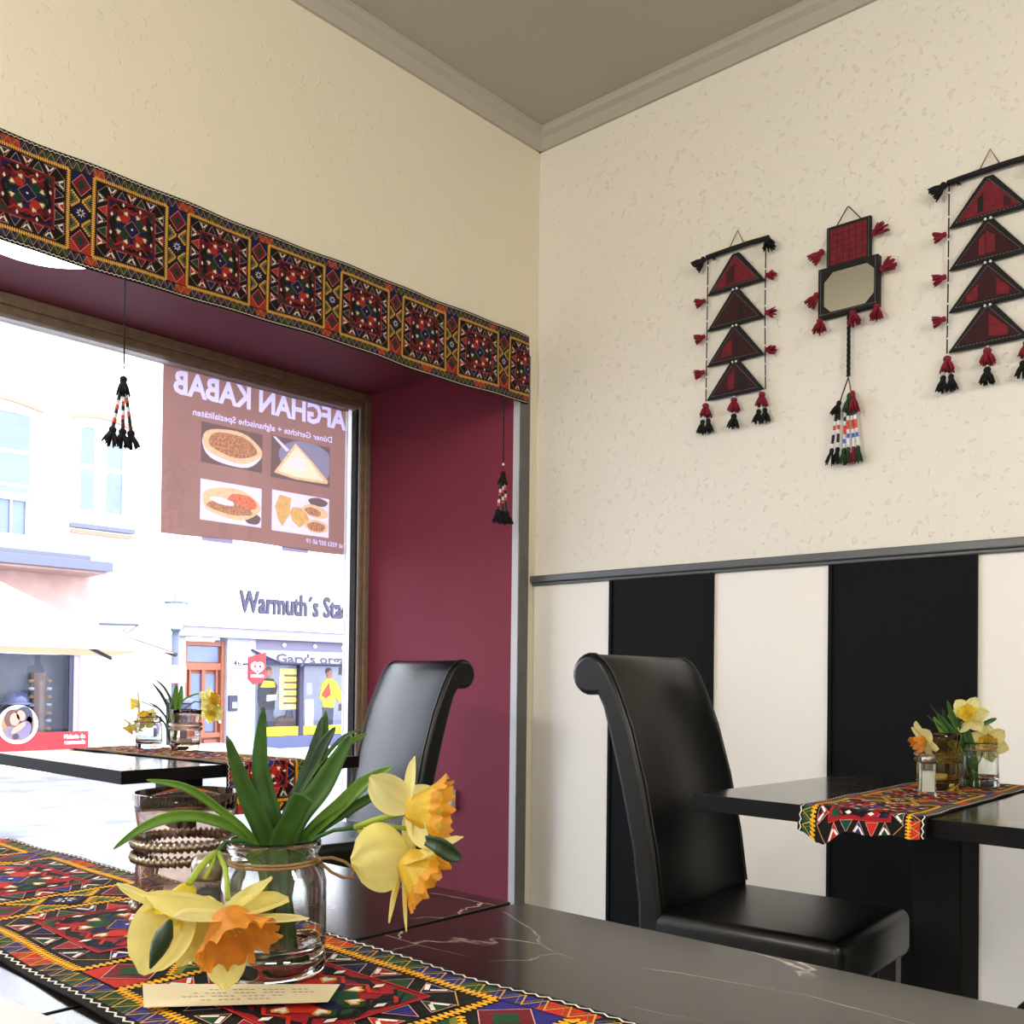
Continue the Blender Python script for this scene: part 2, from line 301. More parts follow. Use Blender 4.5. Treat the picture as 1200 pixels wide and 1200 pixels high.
# ------------------------------------------------------------------ embroidered cloth
def strip(pts, wd, close=False):                  # polyline to thin quads
    out = []
    n = len(pts)
    for i in range(n if close else n - 1):
        a = V(pts[i]).to_2d() if len(pts[i]) > 2 else V(pts[i]); b = V(pts[(i + 1) % n]); d = (b - a)
        if d.length < 1e-7: continue
        d.normalize(); s = V((-d.y, d.x)) * wd / 2; e = d * wd * .35
        out.append([a - s - e, b - s + e, b + s + e, a + s - e])
    return out
def embroidery(L, W, per, sq, phase, detail=True):
    """flat pieces of needlework: list of (polygon, colour, layer) on a cloth 0..L by 0..W"""
    R = random.Random(11); out = []
    def A(p, c, l): out.append(([V(x) for x in p], c, l))
    def rect(u0, v0, u1, v1, c, l, du=.03):
        n = max(1, int(abs(u1 - u0) / du)); 
        for i in range(n):
            a = u0 + (u1 - u0) * i / n; b = u0 + (u1 - u0) * (i + 1) / n
            A([(a, v0), (b, v0), (b, v1), (a, v1)], c, l)
    def line(pts, c, l, wd=.0011, close=False):
        for s in strip([V(p) for p in pts], wd, close): A(s, c, l)
    bh = W * .128                                   # height of border band
    for side in (0, 1):
        fv = (lambda v: v) if side == 0 else (lambda v: W - v)
        u = 0; ci = side * 2
        while u < L:                                # coloured lengths of the band
            ln = R.choice([.03, .045, .05]); c = ['cl_green', 'cl_blue', 'cl_red', 'cl_navy', 'cl_green', 'cl_blue'][ci % 6]; ci += 1
            rect(u, fv(W * .042), min(L, u + ln), fv(bh - .002), c, 1); u += ln
        st = .0105; n = int(L / st)
        line([(i * st, fv(W * .042 if i % 2 else bh - .003)) for i in range(n + 1)], 'cl_gold', 2, .0013)
        if detail: line([(i * st + st * .5, fv(W * .042 if (i + 1) % 2 else bh - .003)) for i in range(n + 1)], 'cl_olive', 2, .0009)
        z = .0062; n = int(L / z)
        line([(i * z, fv(W * .016 + (.0034 if i % 2 else 0))) for i in range(n + 1)], 'cl_white', 2, .0017)
    v0, v1 = bh, W - bh; hh = (v1 - v0) / 2; vc = W / 2
    def chain(a, b, wd, l=3, c='cl_yellow'):        # thick chain stitch built of slanted lozenges
        a, b = V(a), V(b); d = b - a; n = max(2, int(d.length / (.0054 if detail else .007))); d.normalize(); s = V((-d.y, d.x)); ll = (b - a).length / n
        for i in range(n):
            p = a + d * ll * i
            m0 = p + d * ll * .42
            A([m0 + d * ll * .30, m0 + d * ll * .34 + s * wd * .5, m0 - d * ll * .12 + s * wd * .56, m0 - d * ll * .36, m0 - d * ll * .12 - s * wd * .56, m0 + d * ll * .34 - s * wd * .5], c, l)
            A([p, p + d * ll + s * wd * .0 + s * wd * .16, p + d * ll - s * wd * .16, p - s * wd * .16], c, l)
    gap = per - sq
    k0 = int(-phase / per) - 2
    for k in range(k0, k0 + int(L / per) + 4):
        ua = phase + k * per; ub = ua + sq; uc = (ua + ub) / 2; hw = sq / 2
        # frame
        rect(ua, v0, ub, v1, 'cl_black', 1, .04)
        for (a, b) in (((ua, v0), (ub, v0)), ((ub, v0), (ub, v1)), ((ub, v1), (ua, v1)), ((ua, v1), (ua, v0))): chain(a, b, .0092)
        def T(s, t): return (uc + s * (hw - .006), vc + t * (hh - .006))
        # ring of triangles
        cols = ['cl_green', 'cl_red', 'cl_navy', 'cl_green', 'cl_crim', 'cl_blue']
        for sd in range(4):
            def Q(s, t, sd=sd):
                for _ in range(sd): s, t = -t, s
                return T(s, t)
            A([Q(-1, .72), Q(1, .72), Q(1, .98), Q(-1, .98)], 'cl_black', 2)
            for j in range(5):
                s0 = -.72 + j * .288; s1 = s0 + .288; c = cols[(j * 2 + sd) % 6]
                tri = [Q(s0, .96), Q(s1, .96), Q((s0 + s1) / 2, .72)] if j % 2 == 0 else [Q(s0, .72), Q(s1, .72), Q((s0 + s1) / 2, .96)]
                A(tri, c, 3); line(tri, 'cl_pink' if detail else 'cl_maroon', 4, .0007, True)
                if j % 2 == 0 and detail:
                    m_ = (s0 + s1) / 2
                    line([Q(m_ - .09, .92), Q(m_ - .02, .82)], 'cl_white', 5, .0036); line([Q(m_ + .02, .84), Q(m_ + .09, .93)], 'cl_white', 5, .0032)
            line([Q(-.98, .72), Q(-.72, .98)], 'cl_gold', 4, .0009)
        sqr = [T(-.70, -.70), T(.70, -.70), T(.70, .70), T(-.70, .70)]
        A(sqr, 'cl_crim', 3); line(sqr, 'cl_red', 6, .0016, True)
        for sd in range(4):
            def Q(s, t, sd=sd):
                for _ in range(sd): s, t = -t, s
                return T(s, t)
            A([Q(-.64, .50), Q(-.40, .66), Q(-.12, .60), Q(.05, .66), Q(.30, .54), Q(.1, .46), Q(-.2, .5), Q(-.45, .42)], 'cl_black', 4)
            line([Q(-.62, .40), Q(-.46, .56), Q(-.30, .42), Q(-.15, .54), Q(0, .42), Q(.15, .54), Q(.30, .42), Q(.46, .56), Q(.62, .40)], 'cl_black' if sd % 2 else 'cl_red', 5, .003)
            A([Q(.34, .64), Q(.64, .64), Q(.64, .36), Q(.5, .52)], 'cl_navy' if sd % 2 else 'cl_green', 4)
            A([Q(-.30, .44), Q(0, .30), Q(.30, .44), Q(0, .56)], 'cl_green' if sd % 2 else 'cl_maroon', 4)
            A([Q(0, .46), Q(.13, .28), Q(0, .14), Q(-.13, .28)], 'cl_navy', 5)
            A([Q(.12, .12), Q(.3, .04), Q(.46, .12), Q(.3, .3), Q(.1, .44)], 'cl_red' if sd % 2 else 'cl_green', 5)
            # sequin pair and heart pair
            for (s, t) in ((.25, .58), (-.25, .60)):
                p = Q(s, t); A([(p[0] - .0035, p[1]), (p[0], p[1] - .0062), (p[0] + .0035, p[1]), (p[0], p[1] + .0062)], 'cl_white', 7)
            for (s, t) in ((.17, .38), (-.17, .38)):
                p = V(Q(s, t)); d = (p - V((uc, vc))).normalized(); e = V((-d.y, d.x)); r = .0072
                A([p + e * r + d * r * .3, p + e * r * .6 + d * r, p + d * r * .7, p - e * r * .6 + d * r, p - e * r + d * r * .3, p - d * r * 1.1], 'cl_gold', 6)
                r = .0048
                A([p + e * r + d * r * .3, p + e * r * .6 + d * r, p + d * r * .5, p - e * r * .6 + d * r, p - e * r + d * r * .3, p - d * r * 1.1], 'cl_white', 7)
        dm = [T(0, -.24), T(.24, 0), T(0, .24), T(-.24, 0)]
        A(dm, 'cl_blue', 6); line(dm, 'cl_gold', 7, .0011, True)
        A([(uc + .003 * cos(a * pi / 3), vc + .003 * sin(a * pi / 3)) for a in range(6)], 'cl_white', 8)
        # divider
        da, db = ub + .006, ua + per - .006; dc = (da + db) / 2; gw = (db - da) / 2
        A([(da, v0), (db, v0), (db, v1), (da, v1)], 'cl_black', 1)
        for sgn, ct, cc in ((1, 'cl_blue', 'cl_green'), (-1, 'cl_red', 'cl_green')):
            def D(s, t): return (dc + s * gw, vc + sgn * t * hh)
            A([D(-1, 1), D(1, 1), D(1, .72), D(-1, .72)], ct, 2)
            A([D(0, .98), D(.92, .70), D(0, .42), D(-.92, .70)], 'cl_maroon', 3); line([D(0, .98), D(.92, .70), D(0, .42), D(-.92, .70)], 'cl_pink', 4, .0008, True)
            A([D(0, .84), D(.45, .70), D(0, .56), D(-.45, .70)], cc, 4)
            for s in (-1, 1): A([D(s, .5), D(s * .3, .3), D(s, .12)], 'cl_olive', 2)
            for s in (-1, 1): A([D(s, .42), D(s * .62, .3), D(s, .2)], 'cl_green', 3)
            for s in (-1, 1):
                chain(D(s * .95, .52), D(s * .12, .30), .0058); chain(D(s * .12, .30), D(s * .95, .10), .0058)
        dm = [(dc, vc - hh * .25), (dc + gw * .85, vc), (dc, vc + hh * .25), (dc - gw * .85, vc)]
        A(dm, 'cl_navy', 4)
        for j in range(8):
            a = j * pi / 4 + .2; d = V((cos(a), sin(a))); e = V((-d.y, d.x)); c = V((dc, vc))
            A([c + d * .003, c + d * .007 + e * .0016, c + d * .0125, c + d * .007 - e * .0016], 'cl_white', 5)
    return out
def clip(poly, ax, lo, hi):
    for sgn, lim in ((1, lo), (-1, hi)):
        out = []
        for i in range(len(poly)):
            a, b = poly[i - 1], poly[i]; da, db = sgn * (a[ax] - lim), sgn * (b[ax] - lim)
            if (da >= 0) != (db >= 0): out.append(a.lerp(b, da / (da - db)))
            if db >= 0: out.append(b)
        poly = out
        if len(poly) < 3: return []
    return poly
SHADED = dict(cl_red='cl_red_shade', cl_crim='cl_crim_shade', cl_yellow='cl_gold', cl_blue='cl_navy', cl_green='cl_green_shade', cl_white='cl_white_shade', cl_olive='cl_olive_shade', cl_gold='cl_gold_shade')  # valance threads: its backlit shade is put into these darker colours
def cloth(name, root, pathf, L, W, per, sq, phase, detail=True, thick=.0018, bend=(), nv=14, pal={}):
    br = [0.]; 
    while br[-1] < L - 1e-6:
        stp = .003 if any(a <= br[-1] < b for a, b in bend) else .02
        nx = br[-1] + stp
        for a, b in bend:
            if br[-1] < a < nx: nx = a
        br.append(min(L, nx))
    nu = len(br) - 1
    """pathf(u, v) -> (point, normal). ground cloth with thickness + needlework laid on it"""
    q = MB(); vs = []
    for i in range(nu + 1):
        for j in range(nv + 1): vs.append(pathf(br[i], W * j / nv)[0])
    n1 = nv + 1; fs = [(i * n1 + j, i * n1 + j + 1, (i + 1) * n1 + j + 1, (i + 1) * n1 + j) for i in range(nu) for j in range(nv)]
    tp = len(vs)
    for i in range(nu + 1):
        for j in range(nv + 1):
            p, n = pathf(br[i], W * j / nv); vs.append(p - n * thick)
    fs += [tuple(a + tp for a in f[::-1]) for f in fs]
    rim = [i * n1 for i in range(nu + 1)] + [nu * n1 + j for j in range(1, n1)] + [i * n1 + nv for i in range(nu - 1, -1, -1)] + [j for j in range(nv - 1, 0, -1)]
    for i in range(len(rim)):
        a, b = rim[i], rim[(i + 1) % len(rim)]; fs.append((a, b, b + tp, a + tp))
    q.add(vs, fs, 'cl_black'); q.build('ground_cloth', root, True, label='black cotton ground with fuzzy edges')
    q = MB(); r = random.Random(3)
    for (poly, c, l) in embroidery(L, W, per, sq, phase, detail):
        c = pal.get(c, c)
        h = .0004 + .00028 * l
        xs = [p.x for p in poly]; ua, ub = min(xs), max(xs)
        if ub <= 0 or ua >= L: continue
        ys = [p.y for p in poly]; va, vb = min(ys), max(ys); nvv = max(1, math.ceil((vb - va) / .03))
        for i in range(nu):
            if br[i + 1] <= ua or br[i] >= ub: continue
            pl = clip(poly, 0, br[i], br[i + 1])
            if not pl: continue
            for j in range(nvv):
                p2 = clip(pl, 1, va + (vb - va) * j / nvv - (1e-9 if j == 0 else 0), va + (vb - va) * (j + 1) / nvv + (1e-9 if j == nvv - 1 else 0)) if nvv > 1 else pl
                if not p2: continue
                q.face([a + n * h for a, n in (pathf(p.x, min(max(p.y, 0), W)) for p in p2)], c)
    q.build('needlework', root, label='red, blue, green and yellow needlework squares'); 
    # frayed fringe hairs along the long edges
    q = MB(); n = int(L / .004)
    for i in range(n):
        for v, s in ((0, -1), (W, 1)):
            u = (i + r.random()) * L / n; a, nn = pathf(u, v); b, _ = pathf(min(L, max(0, u + r.uniform(-.003, .003))), v - s * .002)
            d = (a - b).normalized(); e = nn.cross(d)
            q.face([a - e * .0003, a + e * .0003, a + d * r.uniform(.001, .003) + nn * r.uniform(-.0005, .001)], 'cl_black')
    q.build('fringe', root, kind='stuff')
# valance over the niche opening
def val_path(Lh):
    def f(u, v):
        y = -.95 + u; x = XW + .016 + .004 * sin(u * 9) + .003 * sin(u * 23 + v * 12)
        z = 2.042 + v + .006 * sin(u * 5.1) * (1 - v / .27) + .004 * sin(u * 2.2)
        if y > 2.862:
            pass
        return V((x, y, z)), V((1, 0, 0))
    return f
t = thing('embroidered_valance', 'long embroidered red and black textile band across top of window niche', 'textile')
LV = 2.878 + .95
cloth('valance', t, val_path(LV), LV, .268, .267, .203, (1.163 + .95) % .267, True, pal=SHADED)
# ------------------------------------------------------------------ tables
TT, TH = .75, .034
def table(x0, y0, x1, y1, label, rz=0, cx_=0):
    cx, cy = (x0 + x1) / 2, (y0 + y1) / 2; hx, hy = (x1 - x0) / 2, (y1 - y0) / 2
    t = thing('bistro_table', label, 'table', (cx, cy, 0), rz, 'black marbled tables')
    q = MB(); q.box((-hx, -hy, TT - TH), (hx, hy, TT), 'table_side')
    q.m[1] = q.mi('marble'); o = q.build('tabletop', t); bevel(o, .0015, 2)
    o = boxobj('column', (-.05 + cx_, -.05, .03), (.05 + cx_, .05, TT - TH), 'table_steel', t, .004)
    o = boxobj('foot_plate', (-.21 + cx_, -.21, 0), (.21 + cx_, .21, .03), 'table_steel', t, .008)
    return t
table(-.697, .045, .055, .789, 'black marbled table in the foreground, right of the seam, under the daffodil jar')
table(-1.47, .040, -.702, .779, 'black marbled table butted to the foreground table, nearer the window', radians(.5))
table(-3.10, 1.165, -2.335, 1.905, 'black marbled table standing in the window niche', radians(0))
rtab = table(-1.1, 1.79, -.4, 2.52, 'black marbled table against the striped wall', radians(-3), .03)
# ------------------------------------------------------------------ chairs
def chair(x, y, rz, label):
    t = thing('dining_chair', label, 'chair', (x, y, 0), rz, 'black leather scroll back chairs')
    # local frame: faces +x, seat centre at the origin
    W_ = .209
    # seat cushion
    q = MB(); q.box((-.205, -W_, .385), (.225, W_, .492), 'leather'); o = q.build('seat', t)
    bevel(o, .026, 5); smooth(o)
    # backrest profile, front line then scroll then rear line
    front = [(-.165, .40), (-.168, .50), (-.185, .62), (-.215, .76), (-.25, .88), (-.283, .96), (-.305, 1.005), (-.325, 1.030), (-.35, 1.044)]
    c = (-.362, .998); R_ = .047; arc = [(c[0] + R_ * cos(a), c[1] + R_ * sin(a)) for a in [radians(d) for d in range(80, 306, 18)]]
    rear = [(-.325, .925), (-.305, .86), (-.278, .76), (-.245, .62), (-.228, .50), (-.225, .40)]
    prof = front + arc + rear
    q = MB(); n = len(prof)
    ys = [(-W_, .006), (-W_ + .006, .0), (W_ - .006, .0), (W_, .006)]
    def shrink(k):
        cx = [0] * n; out = []
        for i in range(n):
            a = V(prof[i - 1]); b = V(prof[i]); c_ = V(prof[(i + 1) % n]); d = (c_ - a).normalized(); nn = V((-d.y, d.x)); out.append(b + nn * k)
        return out
    rings = []
    for yy, k in ((-W_, .012), (-W_ + .004, .004), (-W_ + .012, 0), (W_ - .012, 0), (W_ - .004, .004), (W_, .012)):
        rings.append([V((p[0], yy, p[1])) for p in shrink(k)])
    vs = [p for r_ in rings for p in r_]
    fs = [(a * n + i, a * n + (i + 1) % n, (a + 1) * n + (i + 1) % n, (a + 1) * n + i) for a in range(5) for i in range(n)]
    # end caps as a fan strip between front and rear lines
    nf = len(front) + 4
    fs += [tuple(range(n - 1, -1, -1)), tuple(range(5 * n, 6 * n))]
    q.add(vs, fs, 'leather'); o = q.build('backrest', t, True, fix=True)
    for p in o.data.polygons:
        if len(p.vertices) > 4: p.use_smooth = False
    # stitched seams down both edges
    for s in (-1, 1):
        q = MB(); pts = [(p[0] + .002, s * (W_ - .011), p[1] + .001) for p in front[1:] + arc[:8]]
        q.tube(pts, .0022, 'leather_seam', 6); q.build('seam', t, True)
    q = MB(); q.tube([(.214, -W_ + .02, .478), (.214, W_ - .02, .478)], .0015, 'leather_seam', 6); 
    q.tube([(-.16, -W_ + .012, .480), (.2, -W_ + .012, .480)], .0015, 'leather_seam', 6); q.build('seat_seam', t, True)
    for sx in (-1, 1):
        for sy in (-1, 1):
            q = MB(); x = .185 if sx > 0 else -.19; k = 0 if sx > 0 else -.04
            a = [(x - .02, sy * .18 - .02), (x + .02, sy * .18 - .02), (x + .02, sy * .18 + .02), (x - .02, sy * .18 + .02)]
            vs = [V((p[0], p[1], .39)) for p in a] + [V((x + k + (p[0] - x) * .75, sy * .18 + (p[1] - sy * .18) * .75, 0)) for p in a]
            q.add(vs, [(0, 1, 2, 3), (7, 6, 5, 4), (0, 4, 5, 1), (1, 5, 6, 2), (2, 6, 7, 3), (3, 7, 4, 0)], 'leg_wood'); bevel(q.build('leg', t), .003, 2)
    return t
chair(-1.03, 2.01, radians(3), 'black leather scroll back chair standing before the striped wall')
chair(-2.54, 1.965, radians(-90 - 9), 'black leather scroll back chair at the window table, before the burgundy jamb')
chair(-.238, 1.885, radians(180), 'black leather chair at the right picture edge, only its seat corner showing')
# ------------------------------------------------------------------ runners
def path_from(pts, ax0, axd, side, zfun=None):
    """pts: 2D polyline (d, z) where d runs along axd from ax0; returns pathf"""
    P2 = [V(p) for p in pts]; cum = [0]
    for i in range(len(P2) - 1): cum.append(cum[-1] + (P2[i + 1] - P2[i]).length)
    def f(u, v):
        u = min(max(u, 0), cum[-1] - 1e-6); i = 0
        while cum[i + 1] < u: i += 1
        k = (u - cum[i]) / max(1e-9, cum[i + 1] - cum[i]); p = P2[i].lerp(P2[i + 1], k)
        def nrm(i):
            d = (P2[min(i + 1, len(P2) - 1)] - P2[max(i, 0)]); d.normalize(); return V((-d.y, d.x))
        i2 = max(0, min(len(P2) - 2, i)); na = nrm(max(0, i2 - (1 if k < .5 else 0))); nb = nrm(min(len(P2) - 2, i2 + (1 if k >= .5 else 0)))
        nn = nrm(i2) * .6 + (na if k < .5 else nb) * .4; nn.normalize()
        pos = ax0 + axd * p.x + side * v + V((0, 0, p.y)); n3 = axd * nn.x + V((0, 0, nn.y))
        if zfun: pos = pos + zfun(u, v)
        return pos, n3
    return f, cum[-1]
ZT = TT + .0022
wob = lambda u, v: V((0, 0, .0012 + .0012 * sin(u * 31 + v * 20) * sin(v * 17 + u * 7)))
# foreground: along +X, far edge toward +Y
f, L = path_from([(0, ZT), (1.50, ZT)], V((-1.455, .323, 0)), V((1, .0, 0)), V((0, 1, 0)), lambda u, v: wob(u, v) + V((0, .006 * sin(u * 5), 0)))
t = thing('table_runner', 'wide colourful embroidered runner across the foreground table under the jar', 'textile', group='embroidered table runners')
cloth('runner', t, f, L, .242, .28, .21, (-.42 + 1.455 + .28) % .28, True)
def edge_drape(r=.012, drop=.1, n=6, start=0, flare=0):
    pts = [(0 - drop * flare, ZT - r - drop)]
    for i in range(1, 5): pts.append((-drop * flare * (1 - i / 5) ** 1.5, ZT - r - drop * (1 - i / 5)))
    for i in range(n + 1):
        a = pi - i * (pi / 2) / n; pts.append((r + r * cos(a), ZT - r + r * sin(a)))
    return pts
# left table: from front (room side) edge toward -X
pts = edge_drape(.008, .13, flare=.02) + [(.2, ZT), (.4, ZT), (.79, ZT)]
ax = V((-1, -.09, 0)).normalized(); sd = V((ax.y, -ax.x, 0)) * 1
f, L = path_from(pts, V((-2.325, 1.45, 0)), ax, V((.09, 1, 0)).normalized() * 1, wob)
g = lambda u, v: (f(u, v)[0], f(u, v)[1])
t = thing('table_runner', 'embroidered runner on the window niche table, its end hanging down', 'textile', group='embroidered table runners')
cloth('runner', t, g, L, .24, .28, .21, .03, True, bend=((.12, .155),))
# right table: from front edge toward +Y, side is +X ; keep handedness so normals point outwards
def rz_wob(u, v):
    p = wob(u, v)
    if u < .05:
        k = (.05 - u) / .05; p += V((0, -.004 * k, -(.006 * k * (1 - v / .24) + .026 * k * math.exp(-((v - .045) / .03) ** 2)) + .003 * k * sin(v * 80)))
    return p
pts = edge_drape(.010, .028) + [(.2, ZT), (.4, ZT), (.724, ZT)] + [(.732, ZT - .003), (.738, ZT - .01), (.738, ZT - .1)]
ax = V((-.015, 1, 0)).normalized()
f2, L = path_from(pts, V((-.862, 1.768, 0)), ax, V((1, .0, 0)), rz_wob)
t = thing('table_runner', 'embroidered runner across the table by the striped wall', 'textile', group='embroidered table runners')
cloth('runner', t, f2, L, .238, .28, .21, -.012, True, bend=((.0, .07), (L - .13, L)))

# ------------------------------------------------------------------ glassware
def vase(x, y, label, loop_dir=(1, .2)):
    t = thing('glass_vase', label, 'vase', (x, y, ZT + .003), 0, 'twine tied daffodil jars')
    o_ = [(0, 0), (.030, 0), (.037, .001), (.0405, .005), (.0405, .013), (.0385, .017), (.0405, .021), (.0405, .068), (.0385, .076), (.034, .081), (.033, .088), (.0345, .091), (.0360, .094), (.0360, .098), (.0345, .100)]
    i_ = [(.0325, .100), (.0312, .094), (.0310, .082), (.0355, .074), (.0378, .067), (.0378, .026), (.034, .020), (.02, .016), (0, .015)]
    t.scale = (1, 1, 1.04) if x > -.7 else (1, 1, 1)
    q = MB(); q.lathe(o_ + i_, (0, 0, 0), 'glass_clear', 48); q.build('glass_body', t, True, fix=True)
    q = MB(); q.lathe([(.0336 + .0012 * cos(a), .085 + .0012 * sin(a)) for a in [k * pi / 3 for k in range(6)]], (0, 0, 0), 'twine', 40, True)
    q.lathe([(.0338 + .0012 * cos(a), .0825 + .0012 * sin(a)) for a in [k * pi / 3 for k in range(6)]], (0, 0, .0), 'twine', 40, True)
    d = V((loop_dir[0], loop_dir[1], 0)).normalized()
    pts = [d * .0345 + V((0, 0, .085)), d * .045 + V((0, 0, .086)), d * .055 + V((0, 0, .083)), d * .062 + V((0, 0, .078)), d * .061 + V((0, 0, .072)), d * .054 + V((0, 0, .071)), d * .045 + V((0, 0, .075)), d * .035 + V((0, 0, .083))]
    q.tube(pts, .0013, 'twine', 8); q.ball(d * .035 + V((0, 0, .084)), .003, 'twine')
    q.build('twine', t, True, label='jute twine tied round the neck')
    return t
def tealight(x, y, label, gm='glass_smoke', feet=True, s=1):
    t = thing('candle_glass', label, 'candle holder', (x, y, ZT + .003), 0, 'candle glasses on the tables')
    z0 = .008 if feet else 0
    o_ = [(0, z0), (.034, z0), (.040, z0 + .002), (.043, .018), (.0445, .03), (.0445, .055), (.043, .064), (.0415, .072), (.0415, .082), (.043, .092), (.0455, .108), (.0480, .124)]
    i_ = [(.0465, .125), (.0438, .108), (.0412, .092), (.0397, .082), (.0397, .072), (.0422, .055), (.0422, .03), (.040, .020), (.02, .017), (0, .017)]
    o_ = [(a * s, b * s) for a, b in o_]; i_ = [(a * s, b * s) for a, b in i_]
    q = MB(); q.lathe(o_ + i_, (0, 0, 0), gm, 48); q.build('glass_body', t, True, fix=True)
    for z in (.066, .079):
        q = MB(); n = 288
        R_ = .0452 * s
        vs = []; m_ = 8
        for i in range(n):
            a = 2 * pi * i / n
            for k in range(m_):
                b = 2 * pi * k / m_; rr = .0044 * s * (1 + .34 * cos(2 * b + a * 48))
                vs.append(V(((R_ + rr * cos(b)) * cos(a), (R_ + rr * cos(b)) * sin(a), z * s + rr * sin(b))))
        q.add(vs, [(i * m_ + k, ((i + 1) % n) * m_ + k, ((i + 1) % n) * m_ + (k + 1) % m_, i * m_ + (k + 1) % m_) for i in range(n) for k in range(m_)], 'silver' if feet else gm)
        q.build('rope_band', t, True, label='twisted metal rope band' if feet else None)
    if feet:
        q = MB(); q.lathe([(.041 * s + .003 * cos(a), .014 + .003 * sin(a)) for a in [k * pi / 3 for k in range(6)]], (0, 0, 0), 'silver', 40, True)
        for k in range(16):
            a = 2 * pi * k / 16; q.ball((.043 * s * cos(a), .043 * s * sin(a), .0065), .0065, 'silver', 8)
        for k in range(16):
            a = 2 * pi * (k + .5) / 16; q.ball((.0445 * s * cos(a), .0445 * s * sin(a), .020), .0055, 'silver', 8)
        q.build('bead_foot', t, True, label='silver beaded foot ring')
    else:
        q = MB(); q.lathe([(.043 * s + .003 * cos(a), .02 + .003 * sin(a)) for a in [k * pi / 3 for k in range(6)]], (0, 0, 0), gm, 40, True); q.build('foot_ring', t, True)
    q = MB(); q.lathe([(0, .018), (.019, .018), (.019, .034), (.017, .032), (0, .032)], (0, 0, 0), 'candle', 24); q.build('tealight', t, True)
    return t
def shaker(x, y, label, filling, rz=0, fill=.7):
    t = thing('salt_shaker', label, 'shaker', (x, y, ZT + .003), rz, 'square glass shakers')
    q = MB(); h = .066; 
    def ring(r, z): return [V((sx * r, sy * r, z)) for sx, sy in ((-1, -1), (1, -1), (1, 1), (-1, 1))]
    prof = [(.0165, 0), (.0165, .004), (.0145, .02), (.0140, .045), (.0145, h)]; inn = [(.0130, h), (.0122, .045), (.0125, .02), (.0135, .008)]
    vs = []; 
    for r, z in prof + inn: vs += ring(r, z)
    N = len(prof + inn); fs = [(i * 4 + k, i * 4 + (k + 1) % 4, (i + 1) * 4 + (k + 1) % 4, (i + 1) * 4 + k) for i in range(N - 1) for k in range(4)]
    fs += [(3, 2, 1, 0), tuple((N - 1) * 4 + k for k in range(4))]
    q.add(vs, fs, 'glass_clear'); bevel(q.build('glass_body', t, fix=True), .0012, 2)
    q = MB(); q.box((-.0119, -.0119, .0085), (.0119, .0119, .0085 + fill * .055), filling); q.build('contents', t)
    q = MB(); q.lathe([(.0150, h), (.0160, h + .002), (.0160, h + .012), (.013, h + .018), (0, h + .020)], (0, 0, 0), 'silver', 24); q.lathe([(.0150, h), (0, h)], (0, 0, 0), 'silver', 24); q.build('cap', t, True)
    return t
vase(-.656, .452, 'clear glass jar with twine holding daffodils on the foreground table', (rt.x, rt.y))
tealight(-.842, .483, 'smoky candle glass with silver rope bands on the foreground runner', s=.98)
shaker(-.722, .438, 'glass pepper shaker between jar and candle glass in the foreground', 'pepper', .7, .85)
vase(-.722, 2.375, 'small glass jar with twine on the table by the striped wall', (rt.x * .6 + .2, -.5))
tealight(-.765, 2.235, 'amber tinted candle glass on the table by the striped wall', 'glass_amber', False, .98)
shaker(-.742, 2.105, 'salt shaker in front of the amber candle glass', 'salt', .5, .75)
vase(-2.93, 1.55, 'small glass jar holding daffodils on the window niche table', (-.4, -.6))
tealight(-2.80, 1.60, 'smoky ribbed candle glass on the window niche table', 'glass_smoke', False, 1.0)
# ------------------------------------------------------------------ daffodils
rnd = random.Random(7)
def petal(parent, base, tip, wd, hint, cup=.25, bend=0, m='petal', name='petal', blunt=.0, twist=0):
    base, tip, hint = V(base), V(tip), V(hint); d = tip - base; L = d.length; d.normalize()
    n = (hint - d * hint.dot(d)).normalized(); s = d.cross(n)
    q = MB(); NT, NS = 14, 14; vs = []; ph = rnd.random() * 6
    for i in range(NT + 1):
        t = i / NT
        w_ = wd * .56 * (max(0, sin(pi * min(1, t ** .95 * .93 + .06))) ** .57) if not blunt else wd * .5 * (.55 + .45 * sin(pi * min(1, t * .8 + .1)))
        if t > .92 and not blunt: w_ *= .75
        tw = twist * t
        for j in range(NS + 1):
            k = (j / NS * 2 - 1)
            ss = s * cos(tw) + n * sin(tw); nn = n * cos(tw) - s * sin(tw)
            p = base + d * L * t + ss * k * w_ + nn * (cup * w_ * k * k - cup * w_ * .3 + bend * L * (t * t - t * .3) + .03 * wd * sin(k * 7 + ph + t * 4) * t + .022 * wd * cos(k * pi * 3.2 + ph * .3) * sin(pi * t) + .012 * wd * sin(k * 17 + ph))
            vs.append(p)
    fs = [(i * (NS + 1) + j, i * (NS + 1) + j + 1, (i + 1) * (NS + 1) + j + 1, (i + 1) * (NS + 1) + j) for i in range(NT) for j in range(NS)]
    q.add(vs, fs, m); return q.build(name, parent, True)
